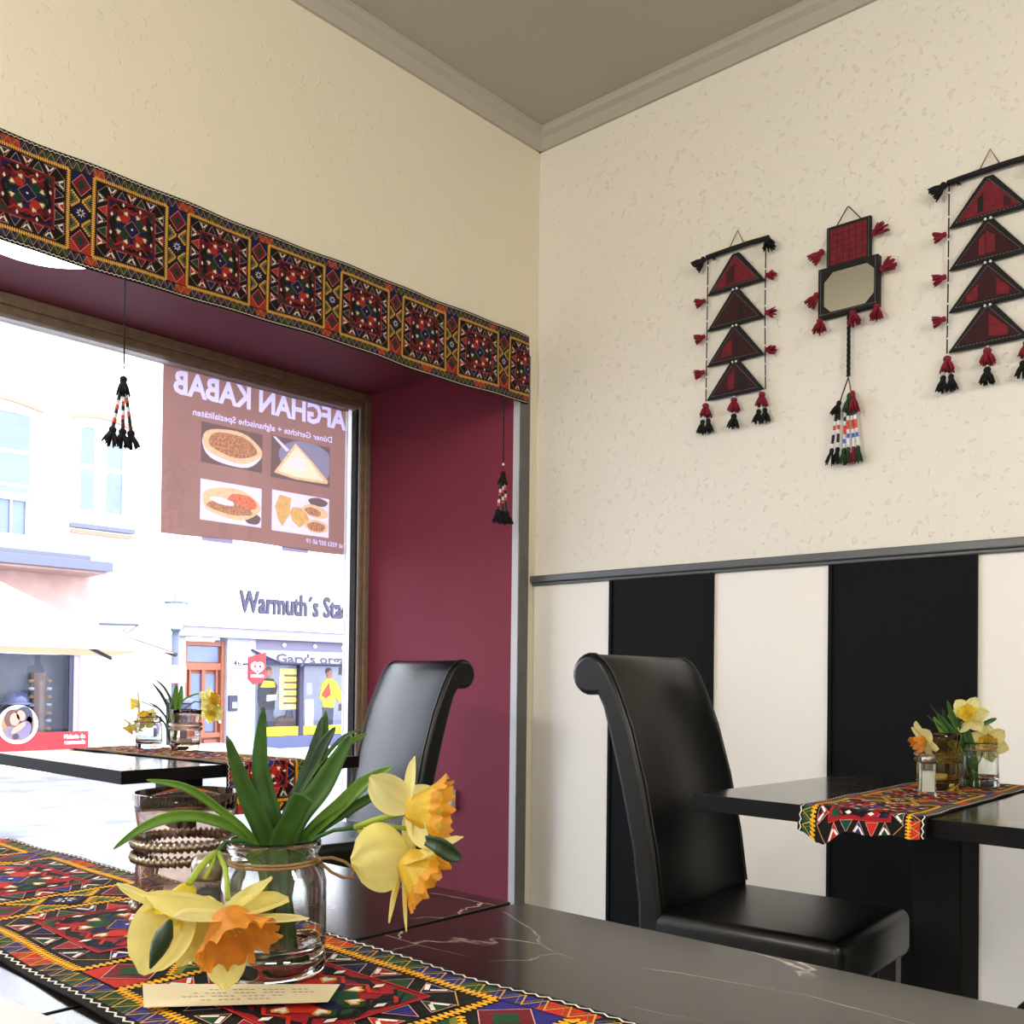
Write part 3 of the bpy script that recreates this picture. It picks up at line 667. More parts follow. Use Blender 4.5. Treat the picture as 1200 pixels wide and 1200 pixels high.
def corona(parent, base, tip, ra, rb, m='corona', name='daffodil_flower', ruff=.16, lab=None):
    base, tip = V(base), V(tip); ax_ = tip - base; L = ax_.length; ax_.normalize()
    a = V((0, 0, 1)) if abs(ax_.z) < .9 else V((1, 0, 0)); e = ax_.cross(a).normalized(); g = ax_.cross(e)
    q = MB(); NT, NK = 12, 72; vs = []; ph = rnd.random() * 6
    for i in range(NT + 1):
        t = i / NT; r = ra + (rb - ra) * (t ** .9) + rb * .18 * max(0, t - .75) * 4 * .35
        for k in range(NK):
            b = 2 * pi * k / NK; fl = max(0, t - .35) / .65
            rr = r * (1 + ruff * fl ** 1.6 * (.45 * sin(b * 6 + ph) + .35 * sin(b * 13 + 2 * ph) + .35 * sin(b * 19 + ph)) + .035 * sin(b * 12 + 1) * t)
            l = L * t + L * .10 * fl ** 2 * (.7 * sin(b * 11 + 1.3 * ph) + .7 * sin(b * 17))
            vs.append(base + ax_ * l + (e * cos(b) + g * sin(b)) * rr)
    fs = [(i * NK + k, i * NK + (k + 1) % NK, (i + 1) * NK + (k + 1) % NK, (i + 1) * NK + k) for i in range(NT) for k in range(NK)]
    fs.append(tuple(range(NK - 1, -1, -1)))
    q.add(vs, fs, m)
    if m == 'corona':
        k = q.mi('corona_rim')
        for i in range(9 * NK, 12 * NK): q.m[i] = k
    o = q.build(name, parent, True)
    if lab: o['label'] = lab
    q = MB()                                      # stamens
    for k in range(6):
        b = k * pi / 3; p0 = base + (e * cos(b) + g * sin(b)) * ra * .3
        q.tube([p0, p0 + ax_ * L * .55 + (e * cos(b) + g * sin(b)) * ra * .2], .0007, 'corona_yellow', 5)
        q.ball(p0 + ax_ * L * .57 + (e * cos(b) + g * sin(b)) * ra * .2, .0016, 'corona', 6)
    q.build('stamen', o, True)
    return o
def leaf(parent, pts, wd, m='leaf', face=None, name='leaf', blunt=False):
    pts = [V(p) for p in pts]
    # Catmull-Rom
    def cr(t):
        n = len(pts) - 1; x = t * n; i = min(int(x), n - 1); f_ = x - i
        p0, p1, p2, p3 = pts[max(i - 1, 0)], pts[i], pts[i + 1], pts[min(i + 2, n)]
        return .5 * ((2 * p1) + (p2 - p0) * f_ + (2 * p0 - 5 * p1 + 4 * p2 - p3) * f_ ** 2 + (3 * p1 - p0 - 3 * p2 + p3) * f_ ** 3)
    face = V(face) if face else -fw; q = MB(); N = 20; vs = []
    for i in range(N + 1):
        t = i / N; p = cr(t); d = (cr(min(1, t + .02)) - cr(max(0, t - .02))).normalized(); s = d.cross(face).normalized(); n = s.cross(d)
        w_ = wd * .5 * (.55 + .45 * min(1, t * 2.5)) * (1 if blunt else min(1, ((1 - t) * 3.2)) ** .6)
        if not blunt and i == N: w_ = .0003
        for k in (-1, -.5, 0, .5, 1): vs.append(p + s * k * w_ + n * (-.45 * w_ * (1 - abs(k)) + .05 * wd))
    fs = [(i * 5 + j, i * 5 + j + 1, (i + 1) * 5 + j + 1, (i + 1) * 5 + j) for i in range(N) for j in range(4)]
    q.add(vs, fs, m); o = q.build(name, parent, True)
    sm = o.modifiers.new('solid', 'SOLIDIFY'); sm.thickness = .0006
    return o
def stem(parent, pts, r, m='stem'):
    q = MB(); q.tube(pts, r, m, 8); return q.build('stem', parent, True)
D = .79
b1 = thing('daffodil_bunch', 'bunch of large yellow daffodils with green leaves in the foreground jar', 'flowers', (-.656, .452, ZT + .02), 0, 'daffodil bunches')
inv = V((-.656, .452, ZT + .02))
def F(x, y, d=D): return P(x, y, d) - inv         # point local to the bunch
zc = V((0, 0, 1))
# leaves
leafs = [
 ([(318, 1115, .795), (322, 1050, .79), (314, 989, .79), (288, 927, .785), (266, 862, .78)], .0175, 'leaf'),
 ([(322, 1100, .80), (324, 1040, .80), (322, 973, .80), (305, 900, .80), (309, 828, .80)], .0150, 'leaf'),
 ([(330, 1090, .81), (330, 985, .81), (361, 905, .815), (378, 840, .82)], .013, 'leaf_dark'),
 ([(332, 1090, .815), (336, 985, .815), (372, 905, .82), (382, 833, .82)], .012, 'leaf'),
 ([(325, 1120, .79), (338, 985, .79), (378, 920, .785), (413, 860, .78)], .0185, 'leaf'),
 ([(322, 1120, .785), (326, 1000, .78), (340, 965, .775), (356, 933, .77)], .0155, 'leaf'),
 ([(330, 1060, .79), (353, 989, .79), (399, 943, .785), (430, 915, .78), (460, 899, .775)], .0120, 'leaf_light'),
 ([(335, 1060, .79), (356, 990, .79), (414, 946, .785), (476, 914, .775)], .0080, 'leaf'),
 ([(315, 1060, .79), (299, 989, .785), (253, 946, .77), (215, 922, .76), (172, 914, .75)], .0065, 'leaf_light'),
 ([(315, 1060, .79), (290, 985, .785), (253, 962, .775), (211, 956, .765), (169, 969, .755), (133, 995, .75)], .0085, 'leaf_light'),
 ([(335, 1000, .80), (352, 930, .805), (395, 870, .81), (427, 853, .81)], .0035, 'leaf'),
 ([(340, 1000, .79), (365, 940, .79), (398, 880, .79), (430, 860, .79)], .0060, 'leaf_light'),
 ([(334, 1000, .805), (350, 940, .81), (375, 880, .81), (393, 852, .81)], .010, 'leaf_dark')]
for i, (pp, wd, m_) in enumerate(leafs): leaf(b1, [F(*p) for p in pp], wd, m_, (-fw + (V((.35, 0, 0)) if i % 2 else V((-.3, 0, .2)))), blunt=(i == 5))
# stems
stem(b1, [F(335, 1125, .78), F(338, 1060, .785), F(350, 1000, .78), F(372, 981, .77), F(391, 973, .765), F(416, 970, .755)], .0016, 'stem_dark')
stem(b1, [F(416, 970, .755), F(435, 962, .75), F(455, 957, .75), F(476, 952, .748)], .0024)
stem(b1, [F(416, 970, .755), F(440, 965, .75), F(476, 971, .745)], .0018); stem(b1, [F(420, 972, .755), F(430, 980, .75), F(445, 990, .745)], .002)
stem(b1, [F(325, 1125, .78), F(318, 1040, .785), F(306, 995, .78), F(284, 985, .77), F(263, 988, .755), F(254, 999, .74)], .0018, 'stem_dark')
stem(b1, [F(254, 999, .74), F(242, 1008, .73), F(232, 1020, .72), F(221, 1036, .71)], .0026)
stem(b1, [F(254, 999, .74), F(248, 1014, .73), F(239, 1030, .72)], .0018)
stem(b1, [F(256, 999, .74), F(264, 1018, .72), F(266, 1035, .71), F(267, 1054, .70)], .0019)
stem(b1, [F(345, 1125, .775), F(340, 1080, .775), F(335, 1040, .78), F(330, 1000, .785)], .004, 'stem_dark')
Vx = -fw
def fl(parent, base, tip, ra, rb, m, petals, lab=None):
    o = corona(parent, F(*base), F(*tip), ra, rb, m, lab=lab)
    for (b, t_, wd, h, cup, bend, *mm) in petals: petal(o, F(*b), F(*t_), wd, h, cup, bend, mm[0] if mm else 'petal')
    return o
f1 = fl(b1, (266, 1070, .69), (280, 1110, .676), .010, .027, 'corona_orange', [
 ((266, 1070, .69), (319, 1030, .72), .030, (-.2, -.6, .6), .3, .05),
 ((266, 1072, .69), (338, 1052, .70), .034, (0, -.3, 1), .35, -.05),
 ((262, 1078, .685), (362, 1079, .68), .022, (-.15, -.1, 1), .2, .04, 'petal_pale'),
 ((270, 1075, .685), (204, 1078, .66), .024, (.1, -.1, 1), .3, .06, 'petal_pale'),
 ((256, 1076, .70), (214, 1124, .705), .036, (-fw.x, -fw.y, .1), .35, -.08),
 ((268, 1085, .705), (263, 1160, .70), .028, (-fw.x, -fw.y, .1), .25, .05)], 'daffodil with orange trumpet facing down')
f2_ = corona(b1, F(222, 1040, .725), F(190, 1085, .70), .006, .016, 'corona_yellow', lab='daffodil hanging with its back turned')
for (b, t_, wd, h, cup, bend) in [((262, 1064, .70), (170, 1048, .685), .033, (-.1, -.6, .8), -.3, .0), ((190, 1064, .70), (136, 1037, .70), .012, (0, -.3, 1), .2, .05),
                                  ((212, 1050, .70), (166, 1142, .68), .040, (-fw.x, -fw.y, .2), .3, .03), ((215, 1055, .70), (212, 1132, .70), .036, (-fw.x, -fw.y, .2), -.2, .05),
                                  ((235, 1050, .71), (232, 1110, .70), .032, (-fw.x, -fw.y, .2), .2, .0)]:
    petal(f2_, F(*b), F(*t_), wd, h, cup, bend)
q = MB(); p0, p1 = F(200, 1078, .672), F(176, 1135, .668); d_ = p1 - p0
q.tube([p0 + d_ * k for k in (0, .12, .3, .5, .7, .88, 1)], [.0015, .0035, .0062, .0062, .0048, .0025, .0008], 'leaf_dark', 12); q.build('bud', b1, True, label='closed green bud')
f3 = fl(b1, (478, 948, .742), (522, 950, .737), .008, .0225, 'corona', [
 ((481, 945, .742), (484, 886, .74), .017, (-.4, -.8, .2), .5, -.05, 'petal_pale'),
 ((480, 948, .742), (434, 909, .74), .026, (-.2, -.8, .5), .4, .06, 'petal_pale'),
 ((479, 952, .742), (508, 992, .72), .018, (-.6, -.7, .4), .5, .12, 'petal_pale'),
 ((480, 952, .748), (484, 1008, .75), .026, (-.4, -.8, .2), .3, 0),
 ((482, 948, .75), (512, 925, .77), .026, (.4, -.8, .2), .3, 0),
 ((482, 948, .75), (508, 962, .77), .026, (.4, -.8, .2), .3, 0)], 'daffodil with yellow trumpet turned right')
f4 = fl(b1, (474, 1006, .735), (507, 1032, .730), .009, .0235, 'corona', [
 ((477, 1000, .735), (411, 1010, .725), .046, (-fw.x, -fw.y, .15), -.45, .05),
 ((474, 1010, .735), (454, 1081, .735), .015, (-.6, -.7, .1), .4, -.04),
 ((474, 1012, .73), (476, 1092, .725), .012, (-.6, -.7, .1), .5, 0),
 ((472, 1013, .73), (544, 983, .70), .017, (-.2, -.5, .9), .4, .04),
 ((478, 1000, .74), (426, 970, .74), .018, (-.2, -.5, .8), .3, .0),
 ((478, 1000, .74), (486, 960, .75), .020, (-.2, -.8, .1), .3, .0)], 'daffodil with orange trumpet turned down right')
leaf(b1, [F(498, 985, .71), F(512, 990, .70), F(528, 1000, .70), F(540, 1007, .70)], .012, 'leaf_dark', name='bract')
def daffodil(parent, c, axis, s=1.0, m='corona_yellow', pm='petal_pale'):
    c = V(c); ax_ = V(axis).normalized(); a = V((0, 0, 1)) if abs(ax_.z) < .9 else V((1, 0, 0)); e = ax_.cross(a).normalized(); g = ax_.cross(e)
    o = corona(parent, c, c + ax_ * .026 * s, .009 * s, .019 * s, m)
    r0_ = rnd.random()
    for k in range(6):
        b = k * pi / 3 + r0_; d = e * cos(b) + g * sin(b)
        petal(o, c + d * .004 + ax_ * (.0 if k % 2 else -.002), c + d * .045 * s + ax_ * rnd.uniform(-.006, .012) * s, .031 * s, ax_, .25, rnd.uniform(-.05, .12), pm)
    return o
def bunch(x, y, label, dep, flowers, leaves, stems):
    o3 = V((x, y, ZT + .02)); t = thing('daffodil_bunch', label, 'flowers', o3, 0, 'daffodil bunches')
    for (px, py, dd, axis, s, m, pm) in flowers: daffodil(t, P(px, py, dep + dd) - o3, axis, s, m, pm)
    for (pts, wd, m) in leaves: leaf(t, [P(a, b, dep + c) - o3 for a, b, c in pts], wd, m)
    for (pts, r) in stems: stem(t, [P(a, b, dep + c) - o3 for a, b, c in pts], r, 'stem_dark')
    return t, o3
dR = .722 * .6708 + 2.375 * .7417
bunch(-.722, 2.375, 'yellow daffodils in the jar before the striped wall', dR,
 [(1135, 838, 0, (.15, -1, .25), .98, 'corona_yellow', 'petal_pale'), (1158, 870, .02, (.25, -.95, -.05), 1.0, 'corona', 'petal_pale'), (1083, 866, -.12, (-.55, -.6, -.55), .95, 'corona_orange', 'petal_pale')],
 [([(1136, 920, 0), (1128, 880, 0), (1112, 855, 0), (1098, 836, 0)], .018, 'leaf'), ([(1134, 925, 0), (1126, 885, 0), (1108, 862, 0), (1094, 840, 0)], .016, 'leaf_light'),
  ([(1136, 922, 0), (1130, 870, 0), (1118, 845, 0), (1110, 821, 0)], .016, 'leaf'), ([(1138, 920, 0), (1128, 880, .01), (1112, 850, .01), (1104, 830, .01)], .014, 'leaf_dark'),
  ([(1138, 930, 0), (1134, 890, 0), (1128, 850, 0), (1122, 838, 0)], .018, 'leaf_dark'), ([(1138, 932, 0), (1140, 890, 0), (1134, 862, 0), (1128, 850, 0)], .02, 'leaf'),
  ([(1134, 900, 0), (1120, 865, 0), (1105, 845, 0), (1090, 826, 0)], .004, 'leaf_dark'), ([(1134, 905, 0), (1112, 862, 0), (1098, 848, 0), (1086, 838, 0)], .004, 'leaf_dark'),
  ([(1150, 850, 0), (1158, 846, 0), (1168, 842, 0)], .01, 'leaf'), ([(1136, 898, 0), (1142, 905, -.05), (1145, 920, -.02), (1146, 932, 0)], .012, 'leaf')],
 [([(1138, 932, 0), (1137, 890, .02), (1136, 850, .02), (1135, 840, .01)], .0018), ([(1138, 930, 0), (1146, 895, .02), (1156, 875, .03)], .0018), ([(1134, 930, 0), (1128, 885, 0), (1108, 862, -.04), (1088, 862, -.10)], .0018)])
dL = 2.93 * .6708 + 1.55 * .7417
bunch(-2.93, 1.55, 'yellow daffodils in the jar on the window niche table', dL,
 [(163, 824, 0, (-.5, -.8, -.1), .95, 'corona_yellow', 'petal'), (172, 843, 0, (.3, -.7, .5), .95, 'corona', 'petal'), (155, 850, 0, (-.3, -.5, -.8), .9, 'corona', 'petal'), (246, 822, .1, (.7, .2, .3), 1.05, 'corona', 'petal'), (248, 834, .1, (.6, -.5, -.4), .9, 'corona_yellow', 'petal')],
 [([(200, 870, 0), (198, 835, 0), (190, 815, 0), (178, 800, 0)], .010, 'leaf_dark'), ([(201, 870, 0), (202, 830, 0), (194, 808, 0), (182, 796, 0)], .008, 'leaf_dark'),
  ([(202, 870, 0), (202, 840, 0), (205, 820, 0), (207, 802, 0)], .022, 'leaf_light'), ([(204, 870, 0), (206, 840, 0), (211, 820, 0), (213, 803, 0)], .018, 'leaf_light'),
  ([(200, 868, 0), (196, 845, 0), (186, 830, 0), (172, 822, 0)], .006, 'leaf_dark'), ([(199, 868, 0), (193, 848, 0), (182, 838, 0), (172, 836, 0)], .006, 'leaf_dark'), ([(203, 860, 0), (212, 825, .05), (225, 815, .08), (240, 812, .1)], .005, 'leaf_light')],
 [([(200, 875, 0), (198, 845, 0), (185, 830, 0), (166, 822, 0)], .002), ([(204, 875, 0), (210, 835, .05), (228, 822, .08), (244, 824, .1)], .002), ([(200, 875, 0), (194, 848, 0), (176, 838, 0), (158, 846, 0)], .002)])
# paper card and pink sheet
def flat_sheet(name, label, cat, pts, z, m, lines=0):
    t = thing(name, label, cat, (pts[0][0], pts[0][1], z)); o3 = V((pts[0][0], pts[0][1], 0))
    q = MB(); q.prism([V((p[0], p[1])) - o3.to_2d() for p in pts], lambda a, b, c: (a, b, c), 0, .0006, m); q.build('paper', t, fix=True)
    if lines:
        q = MB(); a, b, c, d = [V((p[0], p[1], 0)) - o3 for p in pts]
        for i, (s0, s1) in enumerate(((.3, .68), (.2, .74), (.26, .9), (.34, .86))):
            k = .22 + i * .16; l = a.lerp(d, k); r_ = b.lerp(c, k); e = (d - a).normalized() * .0009
            p0, p1 = l.lerp(r_, s0), l.lerp(r_, s1); zz = V((0, 0, .0008))
            n = int((p1 - p0).length / .004)
            for j in range(n):
                if (j * 7 + i) % 5 == 4: continue
                x0, x1 = p0.lerp(p1, j / n), p0.lerp(p1, (j + .7) / n); q.face([x0 - e + zz, x1 - e + zz, x1 + e + zz, x0 + e + zz], 'print_grey')
        q.build('fine_print', t)
    return t
flat_sheet('paper_card', 'cream paper card lying on the runner before the jar', 'card', [(-.640, .338), (-.560, .432), (-.585, .462), (-.688, .362)], ZT + .0062, 'card', 1)
flat_sheet('pink_sheet', 'pale pink sheet at the lower left corner of the foreground table', 'paper', [(-.80, .12), (-.62, .20), (-.648, .297), (-.752, .290), (-.83, .28)], TT + .001, 'pale_pink')  # flat pale pink sheet lying on the tabletop
# ------------------------------------------------------------------ wall socket
t = thing('wall_switch', 'small white surface switch on the burgundy jamb', 'switch', (-2.895, YJ, .45))
q = MB(); q.box((-.02, -.022, 0), (.02, 0, .085), 'plastic_white'); bevel(q.build('housing', t), .003)
q = MB(); q.box((-.014, -.026, .02), (.014, -.021, .065), 'plastic_white'); bevel(q.build('rocker', t), .002)
# ------------------------------------------------------------------ wall hangings
def tuft(parent, p, d, L, r, m, name='tassel', n=30, lab=None):
    r = r * 1.18
    p, d = V(p), V(d).normalized(); a = V((0, 1, 0)) if abs(d.y) < .9 else V((1, 0, 0)); e = d.cross(a).normalized(); g = d.cross(e)
    q = MB(); q.tube([p, p + d * L * .12, p + d * L * .25, p + d * L * .32], [r * .28, r * .5, r * .45, r * .36], m, 8)
    R = random.Random(int(p.x * 1e4) + int(p.z * 1e4))
    for i in range(n):
        b = 2 * pi * i / n + R.random(); k = sqrt(R.uniform(.1, 1)); o = e * cos(b) + g * sin(b)
        q.tube([p + d * L * .28 + o * r * .2, p + d * L * .6 + o * r * .65 * k, p + d * L * R.uniform(.88, 1.05) + o * r * k], [r * .16, r * .17, r * .10], m, 4)
    o = q.build(name, parent, True)
    if lab: o['label'] = lab
    return o
def cordm(parent, pts, r, m, name='cord', lab=None):
    q = MB(); q.tube(pts, r, m, 6); o = q.build(name, parent, True)
    if lab: o['label'] = lab
    return o
def beads(parent, pts, r, cols, name='bead_strand'):
    q = MB()
    for i, p in enumerate(pts): q.ball(p, r, cols[i % len(cols)], 6)
    return q.build(name, parent, True)
def tri_hanging(x, z, label):
    t = thing('wall_hanging', label, 'wall hanging', (x, YW - .004, z), 0, 'hangings of four red triangles')
    hw = .108
    cordm(t, [(-.03, -.012, .0), (0, -.004, .062), (.032, -.012, .0)], .002, 'cord_brown', 'hanging_loop')
    cordm(t, [(-hw - .004, -.014, -.002), (-.03, -.016, 0), (.05, -.016, .001), (hw + .012, -.014, 0)], .0085, 'black_cloth', 'rod', 'black cloth wrapped rod')
    tuft(t, (-hw - .006, -.02, -.004), (-.7, -.2, -.6), .045, .02, 'yarn_black'); tuft(t, (hw + .008, -.02, -.004), (.4, -.3, -.8), .045, .02, 'yarn_black')
    tuft(t, (-hw + .02, -.016, -.006), (.5, -.2, -.6), .022, .006, 'yarn_black', n=8)
    for s in (-1, 1):
        cordm(t, [(s * hw, -.012, -.005), (s * (hw + .0), -.014, -.25), (s * (hw + .003), -.012, -.492)], .002, 'yarn_black')
        beads(t, [(s * hw, -.014, zz) for zz in (-.03, -.10, -.165, -.22, -.29, -.35, -.41, -.45)], .0034, ['bead_white'])
    bases = [-.135, -.257, -.378, -.492]
    for i, zb in enumerate(bases):
        q = MB(); h = .118; wv = hw - .001
        q.prism([(-wv, zb), (wv, zb), (.012, zb + h), (-.012, zb + h)], lambda a, b, c: (a, c, b), -.006, -.018, 'black_cloth')
        o = q.build('cloth_triangle', t, fix=True, label='padded red cloth triangle with black border'); bevel(o, .003, 2)
        q = MB(); R = random.Random(i + int(x * 10))
        iw = wv - .026; z0 = zb + .013; z1 = zb + h - .016; y_ = -.0192
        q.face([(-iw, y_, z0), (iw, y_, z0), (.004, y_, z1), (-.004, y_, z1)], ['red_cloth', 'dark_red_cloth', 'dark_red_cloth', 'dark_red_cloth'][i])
        def inside(a): return max(0, (1 - abs(a) / iw)) * (z1 - z0) + z0
        for k in range(4):
            a0 = R.uniform(-iw * .7, iw * .5); a1 = a0 + R.uniform(.014, .04); 
            if a1 > iw * .9: a1 = iw * .9
            c0, c1 = inside(a0), inside(a1)
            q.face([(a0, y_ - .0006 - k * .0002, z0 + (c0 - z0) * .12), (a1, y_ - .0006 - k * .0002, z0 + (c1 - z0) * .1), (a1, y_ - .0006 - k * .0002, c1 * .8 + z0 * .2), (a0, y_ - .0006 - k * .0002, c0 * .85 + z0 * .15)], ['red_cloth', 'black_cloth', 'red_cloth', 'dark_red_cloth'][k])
        q.build('patchwork', o)
        q = MB()
        loop = [V((-iw - .006, z0 - .004)), V((iw + .006, z0 - .004)), V((0, z1 + .006))]
        for j in range(3):
            a, b = loop[j], loop[(j + 1) % 3]; n = 18
            for k in range(n):
                c0, c1 = a.lerp(b, k / n), a.lerp(b, (k + .6) / n); q.tube([(c0.x, -.0198, c0.y), (c1.x, -.0198, c1.y)], .0009, 'stitch', 4)
        q.build('stitching', o)
        if i < 3: beads(t, [(-.007, -.02, zb - .004), (.007, -.02, zb - .004)], .0042, ['bead_white'])
        for s in (-1, 1):
            if i < 3 or False: tuft(t, (s * (hw + .004), -.018, zb + (-.014 if s < 0 else .012)), (s * .95, -.3, -.25), .036, .015, 'yarn_red')
    for xx, dbl in ((-hw, 1), (.0, 0), (hw - .006, 1)):
        beads(t, [(xx, -.018, -.498)], .004, ['bead_white'])
        tuft(t, (xx, -.018, -.502), (0, -.05, -1), .045, .02, 'yarn_red'); beads(t, [(xx, -.02, -.552)], .0035, ['bead_white'])
        for o_ in ((-.010, .010) if dbl else (0,)): tuft(t, (xx + o_, -.018, -.556), (o_ * 12, -.1, -1), .046, .015 if dbl else .018, 'yarn_black')
    return t
tri_hanging(-1.668, 2.43, 'hanging of four red triangles with tassels, left of the mirror hanging')
tri_hanging(-.876, 2.425, 'hanging of four red triangles with tassels at the right picture edge')
t = thing('mirror_hanging', 'cloth hanging with small mirror, red square and beaded tassels', 'wall hanging', (-1.276, YW - .004, 2.27))
cordm(t, [(-.045, -.012, .128), (-.012, -.006, .182), (-.008, -.006, .182), (.035, -.012, .128)], .0018, 'black_cloth', 'hanging_loop')
def slab(name, x0, z0, x1, z1, y0, y1, m, parent, lab=None, bev=.003):
    q = MB(); q.box((x0, y0, z0), (x1, y1, z1), m); o = q.build(name, parent); bevel(o, bev)
    if lab: o['label'] = lab
    return o
sq_ = slab('cloth_square', -.074, -.004, .066, .130, -.018, -.004, 'black_cloth', t, 'black edged cloth square with dark red centre')
slab('red_panel', -.062, .008, .054, .119, -.0195, -.017, 'red_cloth', sq_)
q = MB()
for z_ in (.02, .04, .06, .08, .1): q.box((-.060, -.0203, z_), (.052, -.019, z_ + .0012), 'dark_red_cloth')
for x_ in (-.04, -.02, 0, .02, .04): q.box((x_, -.0203, .01), (x_ + .0012, -.019, .117), 'dark_red_cloth')
q.build('weave_lines', sq_)
fr = MB(); X0_, X1_, Z0_, Z1_ = -.094, .094, -.152, .0
for (a, b) in (((X0_, Z0_), (X1_, Z0_ + .012)), ((X0_, Z1_ - .012), (X1_, Z1_)), ((X0_, Z0_ + .012), (X0_ + .012, Z1_ - .012)), ((X1_ - .012, Z0_ + .012), (X1_, Z1_ - .012))):
    fr.box((a[0], -.030, a[1]), (b[0], -.004, b[1]), 'black_cloth')
for sx in (-1, 1):
    for sz in (0, 1):
        cx, cz = (X0_ + .011 if sx < 0 else X1_ - .011), (Z0_ + .011 if sz == 0 else Z1_ - .011); s2 = 1 if sz == 0 else -1
        fr.prism([(cx, cz), (cx - sx * .03, cz), (cx, cz + s2 * .03)], lambda a, b, c: (a, c, b), -.016, -.029, 'black_cloth')
mf = fr.build('mirror_frame', t, label='black padded cloth frame'); 
slab('mirror_glass', X0_ + .008, Z0_ + .008, X1_ - .008, Z1_ - .008, -.022, -.012, 'mirror', mf, 'small mirror glass', .0005)
q = MB()
for k in range(30):
    z_ = Z0_ + .006 + k * .0047
    for x_ in (X0_ + .008, X1_ - .008): q.tube([(x_, -.0305, z_), (x_, -.0305, z_ + .003)], .0009, 'stitch', 4)
for k in range(28):
    z_ = .0 + k * .0046
    for x_ in (-.068, .060): q.tube([(x_, -.0186, z_), (x_, -.0186, z_ + .003)], .0009, 'stitch', 4)
for k in range(38):
    x_ = X0_ + .004 + k * .0048
    for z_ in (Z0_ + .008,): q.tube([(x_, -.0305, z_), (x_ + .003, -.0305, z_)], .0009, 'stitch', 4)
q.build('stitching', t)
for (x_, z_, dx, dz) in ((-.082, .062, -.7, -.6), (.072, .068, .9, .2), (-.098, -.068, -.5, -.8), (.098, -.048, .95, .2), (-.092, -.15, .1, -1), (.012, -.15, .3, -1), (.088, -.148, 0, -1)):
    tuft(t, (x_, -.02, z_), (dx, -.3, dz), .046, .019, 'yarn_red')
q = MB()                                             # braid
for k in range(3):
    pts = [(.003 * cos(2 * pi * i / 8 + k * 2.09), -.018 + .003 * sin(2 * pi * i / 8 + k * 2.09), -.155 - i * .0062) for i in range(32)]
    q.tube(pts, .0034, 'yarn_black', 6)
q.build('braid', t, True, label='black braided cord')
cordm(t, [(0, -.018, -.35), (-.018, -.02, -.40), (-.026, -.02, -.425)], .002, 'yarn_black'); cordm(t, [(0, -.018, -.35), (.008, -.02, -.385), (.010, -.02, -.41)], .002, 'cord_brown')
tuft(t, (-.026, -.02, -.418), (-.3, -.1, -1), .045, .014, 'yarn_black'); tuft(t, (.006, -.02, -.40), (-.1, -.1, -1), .06, .014, 'yarn_green'); tuft(t, (.014, -.02, -.395), (.15, -.1, -1), .07, .014, 'yarn_red')
pal = [['bead_black', 'bead_black', 'bead_white', 'bead_red', 'bead_white', 'bead_black', 'bead_black', 'bead_white'], ['bead_white', 'bead_green', 'bead_white', 'bead_red', 'bead_red', 'bead_white', 'bead_blue', 'bead_white']]
ends = [(-.050, 0), (-.030, 0), (-.012, 1), (.003, 1), (.018, 1), (.033, 1)]
for i, (xe, c) in enumerate(ends):
    x0_ = -.026 - .006 * (1 - i) if c == 0 else .004 + (i - 3.5) * .008
    top = -.455 if c == 0 else -.46
    pts = [(x0_ + (xe - x0_) * min(1, .3 + k * .05), -.018 - .004 * (i % 2), top - k * .0068) for k in range(16)]
    beads(t, pts, .0056, [pal[c][(k // 2 + i // 3) % 8] for k in range(16)])
    tuft(t, V(pts[-1]) + V((0, 0, -.004)), ((xe) * 3, -.1, -1), .05, .013, ['yarn_black', 'yarn_black', 'yarn_green', 'yarn_green', 'yarn_red', 'yarn_green'][i], n=14)
# tassels hanging from the valance
def valance_tassel(x, y, z0, z1, zt, label, dx=0):
    t = thing('beaded_tassel', label, 'tassel', (x, y, z0), 0, 'tassels hanging from the valance')
    h = z0 - z1
    cordm(t, [(0, 0, 0), (dx * .4, 0, -h * .5), (dx, .001, -h * .86)], .0022, 'yarn_black'); cordm(t, [(dx, .001, -h * .86), (dx, 0, -h)], .0016, 'yarn_red')
    beads(t, [(dx, 0, -h * .9)], .005, ['bead_white'])
    tuft(t, (dx, 0, -h), (0, 0, -1), .05, .018, 'yarn_black'); tot = z1 - zt
    for i, (ex, ey) in enumerate(((0, -.026), (0, .0), (0, .022))):
        n = 15; pts = [(dx, ey * (.35 + .65 * k / n), -h - .046 - k * (tot - .09) / n) for k in range(n + 1)]
        beads(t, pts, .0056, [['bead_black', 'bead_black', 'bead_white', 'bead_red', 'bead_black', 'bead_white', 'bead_red', 'bead_black'][(k // 2 + i) % 8] for k in range(n + 1)])
        tuft(t, V(pts[-1]) + V((0, 0, -.003)), (0, ey * 6, -1), .05, .019, 'yarn_black', n=20)
    return t
valance_tassel(XW + .02, 1.250, 2.045, 1.775, 1.595, 'beaded black tassel hanging from the valance before the window', -.0)
valance_tassel(XW + .02, 2.735, 2.035, 1.765, 1.577, 'beaded black tassel hanging from the valance before the burgundy jamb')
